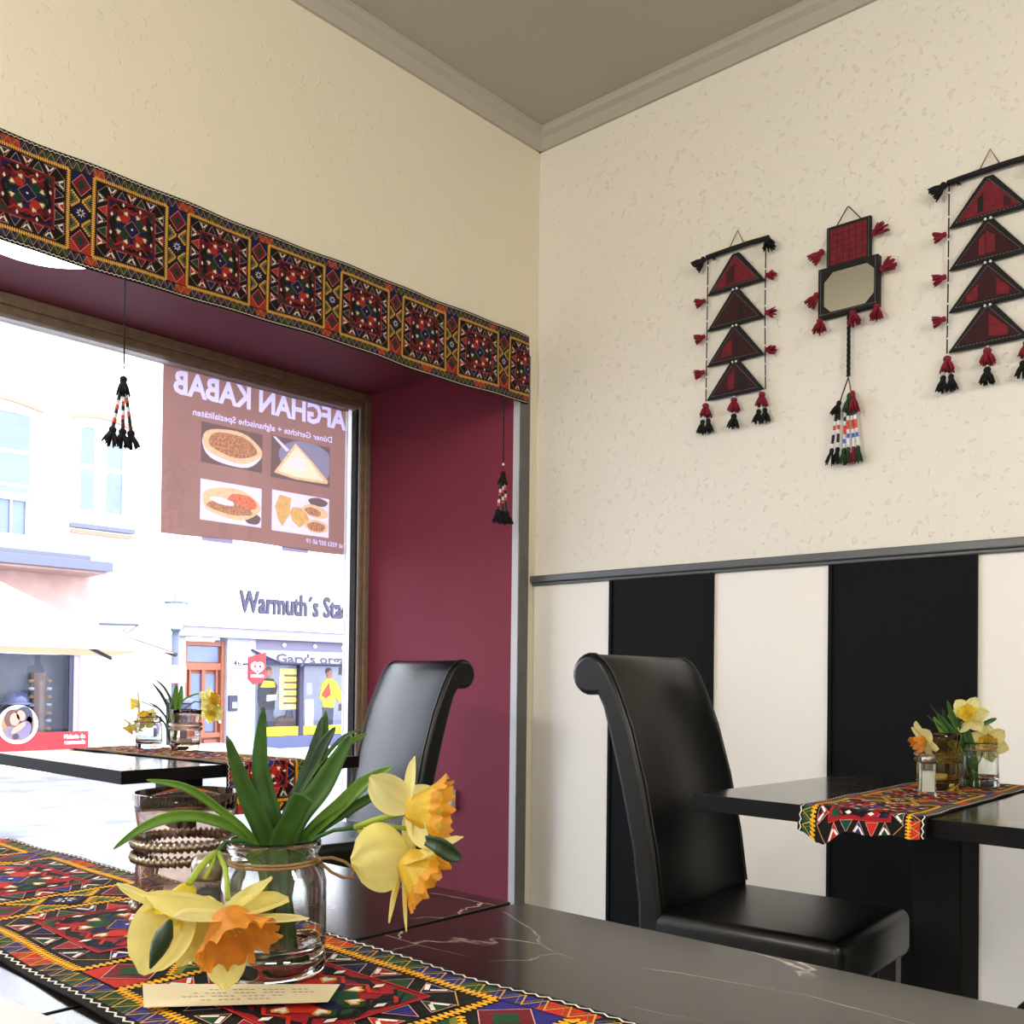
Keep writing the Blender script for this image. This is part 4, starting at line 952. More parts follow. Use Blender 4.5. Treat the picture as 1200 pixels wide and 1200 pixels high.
# ------------------------------------------------------------------ poster on the shop window
def Wx(px, py, X):                                  # where the view through a pixel meets a wall x = X
    d = fw + rt * ((px - 600) / FPX) + up * ((CPY - py) / FPX); p = CAM + d * (X / d.x); return p.y, p.z
def text_mb(q, body, size, m, place, width=None, shear=0, bold=.012, depth=0):
    """text as flat mesh; place(u, v) maps text plane to 3D; width: total width to fit"""
    cu = bpy.data.curves.new('t', 'FONT'); cu.body = body; cu.size = size; cu.resolution_u = 2; cu.offset = bold * size; cu.shear = shear
    o = bpy.data.objects.new('t', cu); COL.objects.link(o); bpy.context.view_layer.update()
    me = bpy.data.meshes.new_from_object(o.evaluated_get(bpy.context.evaluated_depsgraph_get()))
    vs = [v.co.copy() for v in me.vertices]; fs = [tuple(p.vertices) for p in me.polygons]
    x0, x1 = min(v.x for v in vs), max(v.x for v in vs); k = (width / (x1 - x0)) if width else 1
    q.add([place((v.x - x0) * k, v.y) for v in vs], fs, m)
    bpy.data.objects.remove(o); bpy.data.curves.remove(cu); bpy.data.meshes.remove(me)
mat('film', (134, 98, 90), .5, trans=.6, var=.06, vscale=3); mat('film_text', (178, 166, 204), .6, trans=.7)
mat('film_dark', (100, 80, 76), .6, trans=.6); mat('film_bread', (186, 150, 116), .6, trans=.65, var=.12, vscale=60); mat('film_meat', (146, 100, 76), .6, trans=.65, var=.45, vscale=110)
mat('film_plate', (176, 166, 190), .6, trans=.7); mat('film_pan', (120, 112, 128), .6, trans=.6); mat('film_red', (176, 96, 74), .6, trans=.65, var=.3, vscale=90)
mat('film_rice', (192, 174, 146), .6, trans=.65, var=.22, vscale=150); mat('film_gold', (176, 134, 84), .6, trans=.65, var=.15, vscale=50); mat('film_tab', (170, 160, 190), .6, trans=.3)
xp = XG - .066
po = thing('window_poster', 'brown poster with mirrored white lettering stuck outside on the shop window', 'poster', (xp, 2.32, 1.85))
def PL(y, z, k=0): return V((.0006 * k, y - 2.32, z - 1.85))
from mathutils.geometry import delaunay_2d_cdt
shapes = []                                        # (list of 2D polygons, material, part name), later ones lie over earlier ones
n = 10; fy = [1.885 + .872 * i / n for i in range(n + 1)]
shapes.append(([[(y, 1.527 + .004 * sin(y * 9)) for y in fy] + [(y, 2.178 + (y - 1.885) * .02) for y in fy[::-1]]], 'film', 'film'))
def mirrored(name, body, px0, py0, px1, py1, hpx, bd=.014):
    ya, za = Wx(px0, py0, xp); yb, zb = Wx(px1, py1, xp); size = hpx / .72
    q = MB(); sl = (zb - za) / (yb - ya)
    text_mb(q, body, size, 'film_text', lambda u, v: (ya - u, za - u * sl + v, 0), width=ya - yb, bold=bd)
    shapes.append(([[q.v[i][:2] for i in f] for f in q.f], 'film_text', name))
mirrored('title_lettering', 'AFGHAN KABAB', 405.5, 504, 203, 459, .088, .035)
mirrored('subtitle_lettering', 'Döner Gerichte + afghanische Spezialitäten', 389, 519, 226, 486, .026)
mirrored('phone_lettering', 'Tel: 9353 507 60 19', 405, 643, 359, 636, .020)
def pic(name, px0, py0, px1, py1, bgm, shp):
    y0, zt = Wx(px0, py0, xp); y1, zb = Wx(px1, py1, xp)
    cy, cz = (y0 + y1) / 2, (zt + zb) / 2; w2, h2 = (y1 - y0) / 2, abs(zt - zb) / 2 * .98
    shapes.append(([[(cy - w2, cz - h2), (cy + w2, cz - h2), (cy + w2, cz + h2), (cy - w2, cz + h2)]], bgm, name))
    for k, (kind, m_, *a) in enumerate(shp):
        if kind == 'e':
            ex, ez, rx, rz_, rot = a; pts = []
            for j in range(28):
                b = 2 * pi * j / 28; rr = 1 + .03 * sin(b * 5 + k); x, z = rx * cos(b) * rr, rz_ * sin(b) * rr
                pts.append((ex + x * cos(rot) - z * sin(rot), ez + x * sin(rot) + z * cos(rot)))
        else: pts = a[0]
        shapes.append(([[(cy + w2 * max(-.995, min(.995, p[0])), cz + h2 * max(-.995, min(.995, p[1]))) for p in pts]], m_, name))
pic('food_picture', 236, 493, 307, 555, 'film_dark', [('e', 'film_plate', 0, -.08, .98, .86, -.15), ('e', 'film_bread', 0, .08, .98, .80, -.15), ('e', 'film_meat', .02, .12, .80, .58, -.15)])
pic('food_picture.', 318, 509, 386, 572, 'film_dark', [('e', 'film_pan', .2, .1, .95, .98, 0), ('p', 'film_plate', [(-.95, .95), (-.85, .96), (-.4, .45), (-.5, .35)]), ('p', 'film_bread', [(-.2, .85), (-.9, -.75), (-.2, -.9), (.92, -.85), (.95, -.7), (.4, .1)]), ('p', 'film_rice', [(-.16, .7), (-.76, -.65), (-.2, -.78), (.78, -.72), (.3, .1)]), ('p', 'film_plate', [(-.3, .1), (.1, .2), (.2, -.2), (-.1, -.5), (-.5, -.3)])])
pic('food_picture..', 235, 560, 306, 619, 'film_plate', [('e', 'film_dark', .7, -.6, .28, .3, 0), ('e', 'film_bread', 0, 0, .96, .78, -.1), ('e', 'film_red', .35, .15, .5, .4, -.2), ('e', 'film_meat', -.05, -.25, .75, .3, -.1), ('e', 'film_plate', -.3, .05, .4, .16, -.2)])
pic('food_picture...', 319, 573, 385, 631, 'film_plate', [('e', 'film_dark', .6, .75, .35, .22, 0), ('p', 'film_gold', [(-.9, .2), (-.75, .8), (-.35, .75), (-.4, -.1), (-.65, -.75), (-.8, -.4)]), ('p', 'film_gold', [(-.4, 0), (-.3, .3), (.1, .35), (.3, -.2), (-.05, -.7), (-.3, -.4)]), ('e', 'film_bread', .5, .25, .48, .32, -.3), ('e', 'film_meat', .42, .22, .3, .2, -.3), ('e', 'film_bread', .55, -.5, .42, .34, 0), ('e', 'film_meat', .55, -.52, .32, .24, 0)])
vi, fi, own = [], [], []
for k, (polys, m_, nm) in enumerate(shapes):
    for p in polys:
        if sum(p[i - 1][0] * p[i][1] - p[i][0] * p[i - 1][1] for i in range(len(p))) < 0: p = p[::-1]
        fi.append(list(range(len(vi), len(vi) + len(p)))); vi += [V((a[0], a[1])) for a in p]; own.append(k)
cv, ce, cf, _, _, of = delaunay_2d_cdt(vi, [], fi, 1, 1e-6, True)
flat = []
for k, (polys, m_, nm) in enumerate(shapes):
    for p in polys: flat.append((k, min(a[0] for a in p), max(a[0] for a in p), min(a[1] for a in p), max(a[1] for a in p), p))
def pip(x, y, p):
    c = False
    for i in range(len(p)):
        (x0, y0), (x1, y1) = p[i - 1][:2], p[i][:2]
        if (y0 > y) != (y1 > y) and x < (x1 - x0) * (y - y0) / (y1 - y0) + x0: c = not c
    return c
parts = {}
for f_ in cf:
    x = sum(cv[i].x for i in f_) / len(f_); y = sum(cv[i].y for i in f_) / len(f_); best = -1
    for (k, xa, xb, ya, yb, p) in flat:
        if k > best and xa <= x <= xb and ya <= y <= yb and pip(x, y, p): best = k
    if best < 0: continue
    q = parts.setdefault(shapes[best][2], MB()); q.face([PL(cv[i].x, cv[i].y) for i in f_], shapes[best][1])
for nm, q in parts.items(): q.build(nm.rstrip('.'), po)
for a, b in (((236, 631), (273, 636)), ((330, 641), (361, 646))):
    y0, z0 = Wx(*a, xp); y1, z1 = Wx(*b, xp)
    q = MB(); q.face([PL(y0, 1.512, 1), PL(y1, 1.512, 1), PL(y1, 1.53, 1), PL(y0, 1.53, 1)], 'film_tab'); q.build('tape_tab', po)

# ------------------------------------------------------------------ the street and the houses across it
XS, XL, ZS = -18.0, -17.6, -.75
mat('paving', (116, 116, 126), .85, bump=.8, bscale=5, var=.34, vscale=2.2)
mat('ext_pink', (176, 142, 132), .85, var=.12, vscale=3); mat('stone_grey', (150, 152, 168), .5, var=.12, vscale=3); mat('band_lilac', (146, 136, 154), .6)
mat('slate', (84, 86, 102), .5); mat('terracotta', (190, 112, 92), .8); mat('ext_frame', (244, 244, 246), .5)
mat('door_wood', (138, 78, 54), .5, var=.1, vscale=8); mat('ext_glass', (84, 96, 130), .3, spec=.8, var=.15, vscale=1.5); mat('shop_glass', (112, 118, 148), .15, spec=.8, var=.2, vscale=2)
mat('soffit', (104, 98, 116), .6); mat('awning_cloth', (150, 142, 154), .8); mat('letter_dark', (48, 44, 66), .6); mat('shop_dark', (58, 60, 76), .5, var=.3, vscale=4)
mat('yellow_film', (250, 226, 20), .6); mat('blue_base', (72, 76, 108), .6); mat('red_sign', (184, 22, 30), .5); mat('sign_white', (250, 250, 250), .5)
mat('parasol', (214, 192, 150), .8, trans=.08); mat('rib_dark', (40, 34, 34), .6); mat('lamp_grey', (80, 88, 108), .5); mat('skin', (186, 124, 104), .7); mat('jacket_black', (34, 34, 44), .8)
mat('jacket_yellow', (250, 206, 40), .8); mat('jacket_red', (206, 56, 36), .8); mat('trousers', (62, 64, 84), .8); mat('poster_yellow', (226, 214, 130), .7, var=.12, vscale=8)
mat('brown_bag', (110, 92, 88), .8); mat('hair_brown', (84, 58, 54), .8)
q = MB(); q.box((-40, -30, ZS - .1), (XG - .3, 60, ZS), 'paving'); q.build('street_pavement', label=None, kind='structure')
def sub(parent, name, x0, y0, z0, x1, y1, z1, m, bev=0, **k):
    o3 = parent.location if parent.parent is None else parent.parent.location
    return boxobj(name, V((x0, y0, z0)) - o3, V((x1, y1, z1)) - o3, m, parent, bev, **k)
YC = Wx(195, 800, XS)[0]
# --- left house
hl = thing('house', 'white corner house with arched windows and a shop below, left across the street', 'building', (XL, 6, ZS))
YL1 = YC - .15
def house_window(h, X, y0, y1, z0, z1, rows, sill=True, rail=False, mid=.30):
    m_ = (y0 + y1) / 2
    f = sub(h, 'window', X - .12, y0, z0, X - .02, y1, z1 + .02, 'ext_frame')
    def pane(a, b, c, d, top=0):
        q = MB(); o3 = h.location; x = X - .012
        q.face([V((x, a, c)) - o3, V((x, b, c)) - o3, V((x, b, d - (top if b > m_ else 0))) - o3, V((x, a, d - (top if a < m_ and b < m_ else 0))) - o3], 'ext_glass'); q.build('pane', f)
    g = (y1 - y0) * .08
    for (a, b) in ((y0 + g * .6, m_ - mid / 2 * (y1 - y0)), (m_ + mid / 2 * (y1 - y0) * .7, y1 - g * .6)):
        for (c, d) in rows: pane(a, b, z0 + (z1 - z0) * c, z0 + (z1 - z0) * d, .06 if d > .9 else 0)
    # casement bars standing proud
    q = MB(); o3 = h.location
    for (a, b) in ((m_ - .05, m_ + .05), (y0 - .02, y0 + .04), (y1 - .04, y1 + .02)):
        p0, p1 = V((X - .02, a, z0)) - o3, V((X + .02, b, z1 - .05)) - o3; q.box(p0, p1, 'ext_frame')
    q.build('casement', f)
    # arched head
    q = MB(); n = 8; pts = []
    for i in range(n + 1):
        t = i / n; y = y0 - .12 + (y1 - y0 + .24) * t; z = z1 + .02 + .11 * (1 - (2 * t - 1) ** 2); pts.append((y, z))
    for i in range(n):
        (a, b), (c, d) = pts[i], pts[i + 1]
        vs = [V((x, y, z)) - o3 for x in (X - .01, X + .06) for (y, z) in ((a, b), (c, d), (c, d + .07), (a, b + .07))]
        q.add(vs, [(0, 1, 2, 3), (7, 6, 5, 4), (0, 4, 5, 1), (1, 5, 6, 2), (2, 6, 7, 3), (3, 7, 4, 0)], 'terracotta')
        vs = [V((X + .002, a, z1 - .06)) - o3, V((X + .002, c, z1 - .06)) - o3, V((X + .002, c, d)) - o3, V((X + .002, a, b)) - o3]; q.face(vs, 'ext_frame')
    q.build('arch_trim', h)
    if sill:
        sub(h, 'window_sill', X, y0 - .14, z0 - .30, X + .12, y1 + .16, z0 - .22, 'slate'); sub(h, 'sill_moulding', X, y0 - .12, z0 - .40, X + .09, y1 + .14, z0 - .34, 'terracotta')
    if rail:
        for z in (.33, .29): sub(h, 'rail', X + .02, y0, z0 + (z1 - z0) * z, X + .05, y1, z0 + (z1 - z0) * z + .03, 'ext_frame')
        for i in range(6):
            y = y0 + (y1 - y0) * (i + .5) / 6; sub(h, 'baluster', X + .02, y - .012, z0, X + .04, y + .012, z0 + (z1 - z0) * .31, 'ext_frame')
    return f
yA0, yA1 = 5.6, Wx(41, 500, XL)[0]; yB0, yB1 = Wx(92, 500, XL)[0], Wx(147, 510, XL)[0]
zB0, zB1 = Wx(120, 603, XL)[1], Wx(120, 500, XL)[1]; zA0, zA1 = Wx(38, 632, XL)[1], Wx(20, 480, XL)[1]
q = MB(); o3 = hl.location
ySh1 = Wx(104, 800, XL)[0]; zsh1 = Wx(50, 766, XL)[1]; zsh0 = -.10
ysw1 = Wx(95, 800, XL)[0]
# wall with openings for the shop window and the arched windows
def wall_grid(h, X, ys, zs, holes, m, th=.3, name='wall'):
    ys = sorted(ys); zs = sorted(zs)
    q = MB(); o3 = h.location
    for i in range(len(ys) - 1):
        for j in range(len(zs) - 1):
            cy, cz = (ys[i] + ys[i + 1]) / 2, (zs[j] + zs[j + 1]) / 2
            if any(a < cy < b and c < cz < d for a, b, c, d in holes): continue
            q.box(V((X - th, ys[i], zs[j])) - o3, V((X, ys[i + 1], zs[j + 1])) - o3, m)
    return q.build(name, h)
wall_grid(hl, XL, [-8, 3.0, ysw1, yA0, yA1, yB0, yB1, YL1] if ysw1 < yA0 else sorted([-8, 3.0, ysw1, yA0, yA1, yB0, yB1, YL1]), [ZS, zsh0, zsh1, zA0, zB0, zA1, zB1, 9.5] if zA1 < zB1 else [ZS, zsh0, zsh1, zA0, zB0, zB1, zA1, 9.5],
          [(3.0, ysw1, zsh0, zsh1), (yA0, yA1, zA0, zA1), (yB0, yB1, zB0, zB1)], 'ext_white')
sub(hl, 'side_wall', XL - 8, -8, ZS, XL - 7.8, YL1, 9.5, 'ext_white')
sub(hl, 'roof', XL - 8, -8, 9.5, XL + .3, YL1, 9.7, 'slate')
house_window(hl, XL, yA0, yA1, zA0, zA1, ((.03, .31), (.34, .40), (.42, .66), (.69, .99)), True, True)
house_window(hl, XL, yB0, yB1, zB0, zB1, ((.03, .50), (.55, .98)), True)
# pinkish wall zone and the canopy over the shop
sub(hl, 'plaster_field', XL, 2.5, zsh1 + .05, XL + .02, Wx(112, 680, XL)[0], 2.86, 'ext_pink')
sub(hl, 'canopy', XL, 2.5, 2.76, XL + .9, Wx(133, 668, XL + .9)[0], 2.93, 'slate', .01); sub(hl, 'canopy_soffit', XL, 2.5, 2.72, XL + .8, Wx(128, 668, XL + .9)[0], 2.76, 'ext_pink')
sub(hl, 'gutter', XL, 2.5, 2.96, XL + .5, Wx(107, 660, XL + .5)[0], 3.06, 'slate', .02)
# shop window
sw = sub(hl, 'shop_window', XL - .5, 3.0, zsh0, XL - .45, ysw1, zsh1, 'shop_dark')
sub(hl, 'shop_window_frame', XL - .3, Wx(83, 800, XL)[0], zsh0, XL - .06, Wx(87, 800, XL)[0], zsh1, 'letter_dark'); sub(hl, 'shop_window_frame', XL - .2, Wx(88, 800, XL)[0], zsh0, XL - .05, ysw1, zsh1, 'band_lilac')
q = MB(); q.face([V((XL - .08, 3.0, zsh0)) - o3, V((XL - .08, ysw1, zsh0)) - o3, V((XL - .08, ysw1, zsh1)) - o3, V((XL - .08, 3.0, zsh1)) - o3], 'pane'); q.build('shop_pane', hl)
rb = sub(hl, 'red_band', XL, 3.0, -.34, XL + .03, ySh1, -.03, 'red_sign', label='red shop front band with white lettering')
q = MB(); ya, za = Wx(75, 863, XL + .03)
text_mb(q, 'Malerie do', .10, 'sign_white', lambda u, v: V((XL + .034, ya + u, -.15 + v)) - o3, width=Wx(99, 863, XL)[0] - ya, bold=.03)
text_mb(q, 'gourmande', .10, 'sign_white', lambda u, v: V((XL + .034, ya + u, -.25 + v)) - o3, width=Wx(99, 863, XL)[0] - ya, bold=.03); q.build('band_lettering', rb)
# round sticker with a hugging couple
cy, cz = Wx(21, 849, XL + .04); st = thing('round_sticker', 'round white shop sticker picturing two people hugging', 'sign', (XL + .05, cy, cz))
def disc(q, r, y, z, k, m, sy=1, sz=1, rot=0):
    pts = [(sy * r * cos(2 * pi * j / 28), sz * r * sin(2 * pi * j / 28)) for j in range(28)]
    q.face([(.003 * k, y + a * cos(rot) - b * sin(rot), z + a * sin(rot) + b * cos(rot)) for a, b in pts], m)
R0 = .33
q = MB(); q.prism([(R0 * cos(2 * pi * j / 40), R0 * sin(2 * pi * j / 40)) for j in range(40)], lambda a, b, c: (c, a, b), -.02, .0, 'sign_white'); q.build('disc', st, fix=True)
q = MB(); disc(q, .275, 0, 0, 1, 'film_bread'); disc(q, .16, -.10, .10, 2, 'hair_brown', .8, 1); disc(q, .17, .09, .12, 2, 'letter_dark', .9, 1.1); disc(q, .1, .18, -.02, 2, 'letter_dark', .6, 1.6)
disc(q, .095, -.06, .09, 3, 'skin', .85, 1.15); disc(q, .085, .04, .15, 3, 'skin', .85, 1.1, .4); disc(q, .13, -.12, -.13, 3, 'film_plate', .9, .8); disc(q, .17, .10, -.10, 4, 'film_text', .62, .95, -.3); disc(q, .15, .0, -.06, 5, 'skin', .32, 1.0, -.9); disc(q, .05, -.04, -.2, 5, 'letter_dark')
q.build('print', st)
# goods rack and caps inside the left shop window
def rack(px, lab, n=7):
    y, _ = Wx(px, 830, XL - .3); t = thing('display_rack', lab, 'rack', (XL - .3, y, zsh0))
    q = MB(); q.tube([(0, 0, 0), (0, 0, 1.1)], .12, 'brown_bag', 10); q.build('column', t)
    for i in range(n):
        for s in (-1, 1):
            q = MB(); q.ball((.1, s * .15, .12 + i * .14), .055, 'film_bread' if (i + s) % 2 else 'stone_grey', 8, (1, 1, .6)); q.build('item', t, True)
rack(44, 'round rack of small goods inside the left shop window')
q = MB(); q.ball((0, 0, 0), .2, 'blue_base', 14, (1, 1, .9)); q.lathe([(.2, -.02), (.27, -.05), (.26, -.06), (.19, -.04)], (0, 0, 0), 'blue_base', 20)
o = q.build('sun_hat', None, True, label='blue hat on a stand inside the left shop window', cat='hat'); o.location = (XL - .25, Wx(20, 822, XL - .25)[0], Wx(20, 822, XL)[1])
q = MB(); q.tube([(0, 0, -.6), (0, 0, 0)], .02, 'letter_dark'); q.build('hat_stand', o)
# wrought bracket on the left house
t = thing('sign_bracket', 'thin wrought iron bracket on the white house above the parasol', 'bracket', (XL, Wx(116, 731, XL)[0], Wx(116, 731, XL)[1]))
ly = Wx(163, 734, XL + .3)[0] - t.location.y
q = MB(); q.tube([(0, 0, 0), (.3, ly, 0)], .025, 'slate'); q.build('arm', t); q = MB(); q.tube([(.28, ly * .95, -.02), (.25, ly * .8, -.1), (.22, ly * .66, -.16), (.2, ly * .58, -.12), (.22, ly * .64, -.08)], .014, 'slate'); q.build('scroll', t, True)
# --- right house
hr = thing('house', 'white house with dark shop lettering over the storefront across the street', 'building', (XS, 12, ZS)); o3 = hr.location
sub(hr, 'upper_wall', XS - .3, YC - .15, 1.98, XS, 26, 9.5, 'ext_white'); sub(hr, 'roof', XS - 8, YC, 9.5, XS + .3, 26, 9.7, 'slate')
sub(hr, 'cornice_band', XS - .3, YC - .15, 1.76, XS + .12, 26, 1.97, 'band_lilac', .01); sub(hr, 'cornice_ledge', XS - .3, YC - .15, 1.97, XS + .18, 26, 2.02, 'ext_white')
d0, d1 = Wx(217, 800, XS)[0], Wx(266, 800, XS)[0]; s0 = Wx(287, 800, XS)[0]
sub(hr, 'stone_pier', XS - .3, YC - .15, ZS, XS, d0, 1.76, 'stone_grey', label='grey stone clad pier beside the corner'); sub(hr, 'stone_pier', XS - .3, d1, ZS, XS, s0 + .25, 1.76, 'stone_grey', label='grey stone clad pier beside the door')
zf = ZS; dt = 1.68
dr = sub(hr, 'door', XS - .25, d0, zf, XS - .18, d1, dt, 'door_wood', label='brown wooden house door with transom')
def dbar(a, b, c, d, m='door_wood', x=-.18, xe=-.12, name='door_rail'): return sub(dr, name, XS + x, a, c, XS + xe, b, d, m)
dw = d1 - d0
dr_o = hr.location
def dsub(name, x0, y0, z0, x1, y1, z1, m, bev=0): return boxobj(name, V((x0, y0, z0)) - hr.location, V((x1, y1, z1)) - hr.location, m, dr, bev)
for (a, b, c, d) in ((0, .09, zf, dt), (.91, 1, zf, dt)): dsub('stile', XS - .18, d0 + dw * a, c, XS - .08, d0 + dw * b, d, 'door_wood')
for (c, d) in ((zf, zf + .12), (zf + .48, zf + .58), (1.10, 1.24), (dt - .09, dt)): dsub('door_rail', XS - .18, d0 + dw * .09, c, XS - .10, d1 - dw * .09, d, 'door_wood')
for (a, b) in ((.16, .20), (.46, .54), (.80, .84)): dsub('muntin', XS - .18, d0 + dw * a, zf + .5, XS - .11, d0 + dw * b, 1.12, 'door_wood')
for (a, b, c, d) in ((.20, .46, zf + .60, 1.02), (.54, .80, zf + .60, 1.02), (.12, .88, 1.26, 1.58)): dsub('door_pane', XS - .18, d0 + dw * a, c, XS - .16, d0 + dw * b, d, 'ext_glass')
for (a, b) in ((.14, .46), (.54, .86)): dsub('door_panel', XS - .18, d0 + dw * a, zf + .16, XS - .14, d0 + dw * b, zf + .44, 'door_wood', .01)
dsub('pull_handle', XS - .08, d0 + dw * .86, .02, XS - .04, d0 + dw * .89, .36, 'sign_white')
q = MB(); ya, za = Wx(281, 718, XS + .05); yb, _ = Wx(412, 724, XS + .05)
text_mb(q, 'Warmuth´s Stad', .64, 'letter_dark', lambda u, v: V((XS + .05, ya + u, 2.32 + v)) - o3, width=2.86, bold=.026)
text_mb(q, 'Warmuth´s Stad', .64, 'letter_dark', lambda u, v: V((XS + .005, ya + u, 2.32 + v)) - o3, width=2.86, bold=.026); q.build('shop_lettering', hr, label='dark grey shop name letters')
s1 = 20
sub(hr, 'base_plinth', XS - .3, s0 + .25, ZS, XS, s1, -.56, 'ext_white'); sub(hr, 'blue_plinth', XS - .3, s0 + .25, -.56, XS + .01, s1, -.30, 'blue_base')
ym0, ym1 = Wx(352.5, 800, XS)[0], Wx(357.5, 800, XS)[0]; yr0 = Wx(408, 800, XS)[0]
sub(hr, 'back_wall', XS - 1.2, s0, ZS, XS - 1.1, s1, 1.76, 'shop_glass'); sub(hr, 'shop_floor', XS - 1.1, s0 + .26, -.4, XS - .3, s1, -.35, 'slate')
sub(hr, 'mullion', XS - .16, ym0, -.30, XS - .04, ym1, 1.36, 'letter_dark'); sub(hr, 'mullion', XS - .16, yr0, -.30, XS - .04, yr0 + .14, 1.36, 'letter_dark'); sub(hr, 'mullion', XS - .16, s0 + .25, -.3, XS - .04, s0 + .33, 1.36, 'lamp_grey')
sub(hr, 'yellow_band', XS - .10, Wx(309, 850, XS)[0], -.29, XS - .05, ym0 - .02, -.10, 'yellow_film'); sub(hr, 'yellow_band', XS - .10, ym1 + .02, -.29, XS - .05, yr0, -.10, 'yellow_film')
for a, b in ((s0 + .33, ym0), (ym1, yr0)):
    q = MB(); q.face([V((XS - .11, a, -.3)) - o3, V((XS - .11, b, -.3)) - o3, V((XS - .11, b, 1.36)) - o3, V((XS - .11, a, 1.36)) - o3], 'pane'); q.build('shop_pane', hr)
sub(hr, 'soffit', XS - .6, s0, 1.50, XS - .02, s1, 1.76, 'soffit')
for i in range(5):
    y, z = Wx((295, 333, 369, 402, 436)[i], (754, 756, 757.5, 759, 761)[i], XS)
    q = MB(); q.ball(V((XS + .0, y, z)) - o3, .045, 'lamp_small' if 'lamp_small' in M else 'sign_white', 8); q.build('soffit_spot', hr, True)
# folded awning with lettering
q = MB(); ya = Wx(299, 765, XS + .15)[0]; aw = lambda y, t: V((XS + .02 + .22 * t, y, 1.54 - .26 * t)) - o3
q.face([aw(ya + .0, 0), aw(s1, 0), aw(s1, 1), aw(ya + .55, 1)], 'awning_cloth')
awn = q.build('awning', hr, label='folded pale awning with slanted lettering')
q = MB(); text_mb(q, "Gary's organi", .30, 'letter_dark', lambda u, v: aw(ya + .5 + u, 1.02 - v / .30 * 1.05) + V((.006, 0, .004)), width=Wx(412, 775, XS)[0] - ya - .5, shear=.35, bold=.03); q.build('awning_lettering', awn)
q = MB(); q.tube([aw(ya + .55, 1) + V((0, 0, -.02)), aw(s1, 1) + V((0, 0, -.02))], .03, 'letter_dark', 8); q.tube([aw(ya, 0), aw(ya + .55, 1)], .02, 'letter_dark', 6); q.build('awning_bar', hr, True)
# things on and in the storefront
y, z = Wx(272, 824, XS); t = thing('intercom', 'dark intercom box on the stone pier beside the door', 'intercom', (XS, y, z)); q = MB(); q.box((0, -.10, -.16), (.05, .10, .16), 'letter_dark'); bevel(q.build('housing', t), .01); q = MB(); q.box((.05, -.02, -.10), (.06, .07, .02), 'sign_white'); q.build('button_plate', t)
y, z = Wx(277, 777, XS); t = thing('number_plate', 'small house number plate 46 on the stone pier', 'sign', (XS, y, z)); q = MB(); q.box((0, -.13, -.09), (.02, .13, .09), 'sign_white'); q.build('plate', t); q = MB(); text_mb(q, '46', .17, 'letter_dark', lambda u, v: V((.024, -.09 + u, -.06 + v)), width=.19, bold=.02); q.build('digits', t)
y, z = Wx(301, 784, XS + .5); t = thing('ice_cream_sign', 'red shield shop sign with a white double heart', 'sign', (XS + .5, y, z))
q = MB(); q.prism([(-.20, .24), (.20, .34), (.20, -.18), (.10, -.28), (-.08, -.32), (-.20, -.20)], lambda a, b, c: (c, a, b), -.02, .02, 'red_sign'); q.build('board', t, fix=True)
q = MB()
for s in (-1, 1):
    for r_ in (.085, .045):
        q.tube([(.024, s * .062 + r_ * cos(a), .05 + r_ * sin(a)) for a in [k * pi / 8 for k in range(17)]], .011, 'sign_white', 6)
q.tube([(.024, -.13, .0), (.024, 0, -.09), (.024, .13, .0)], .013, 'sign_white', 6); q.build('heart_emblem', t, True)
q = MB(); q.box((.02, -.15, -.17), (.026, .15, -.12), 'sign_white'); q.build('word_strip', t)
q = MB(); q.tube([(-.5, 0, .1), (0, 0, .1)], .015, 'letter_dark'); q.build('bracket', t)
def standee(px, pyf, name_lab, jm, tm, k, scale=1):
    y, z = Wx(px, pyf, XS - .35); t = thing('shop_figure', name_lab, 'cutout', (XS - .35, y, -.35), 0, 'cut-out figures in the storefront')
    ax_ = lambda a, b, c: (c, a, b)
    def pl(pts, m, nm, d=0): q = MB(); q.prism([(p[0] * scale, p[1] * scale) for p in pts], ax_, -.02 + d, .01 + d, m); return q.build(nm, t, fix=True)
    pl([(-.13, 0), (-.02, 0), (0, .5), (.03, 0), (.14, 0), (.17, .72), (-.16, .72)], 'trousers', 'legs')
    if k: pts = [(-.16, .70), (.17, .68), (.20, .95), (.34, .80), (.42, 1.0), (.26, 1.30), (.08, 1.40), (-.06, 1.40), (-.2, 1.28), (-.26, .92), (-.18, .84)]
    else: pts = [(-.18, .66), (.18, .66), (.2, .98), (.26, 1.2), (.14, 1.38), (-.08, 1.40), (-.24, 1.28), (-.30, .9), (-.22, .8)]
    pl(pts, jm[0], 'jacket', .01)
    pl([(-.17, .96), (.16, 1.14), (.16, .82), (-.12, .74)] if k else [(-.22, 1.18), (.2, 1.18), (.16, 1.32), (-.12, 1.34)], jm[1], 'jacket_panel', .022)
    if k: pl([(-.22, 1.0), (0, 1.3), (.05, 1.0), (-.1, .9)], 'jacket_red', 'jacket_panel', .026)
    else: pl([(-.05, .86), (.34, .90), (.33, 1.02), (-.05, 1.0)], 'sign_white', 'parcel', .04)
    q = MB(); q.ball((.01, .01 * scale, 1.52 * scale), .115 * scale, 'skin', 12, (.5, .8, 1.1)); q.build('head', t, True)
    q = MB(); q.ball((.0, .0, 1.58 * scale), .115 * scale, 'hair_brown' if k else 'film_gold', 12, (.5, .9, .8)); q.build('hair', t, True)
standee(313, 850, 'person cut-out in black jacket with yellow shoulders holding a parcel', ('jacket_black', 'jacket_yellow'), 0, 0, .93)
standee(384, 850, 'person cut-out in red and yellow jacket, hand on hip', ('jacket_yellow', 'jacket_yellow'), 0, 1, .93)
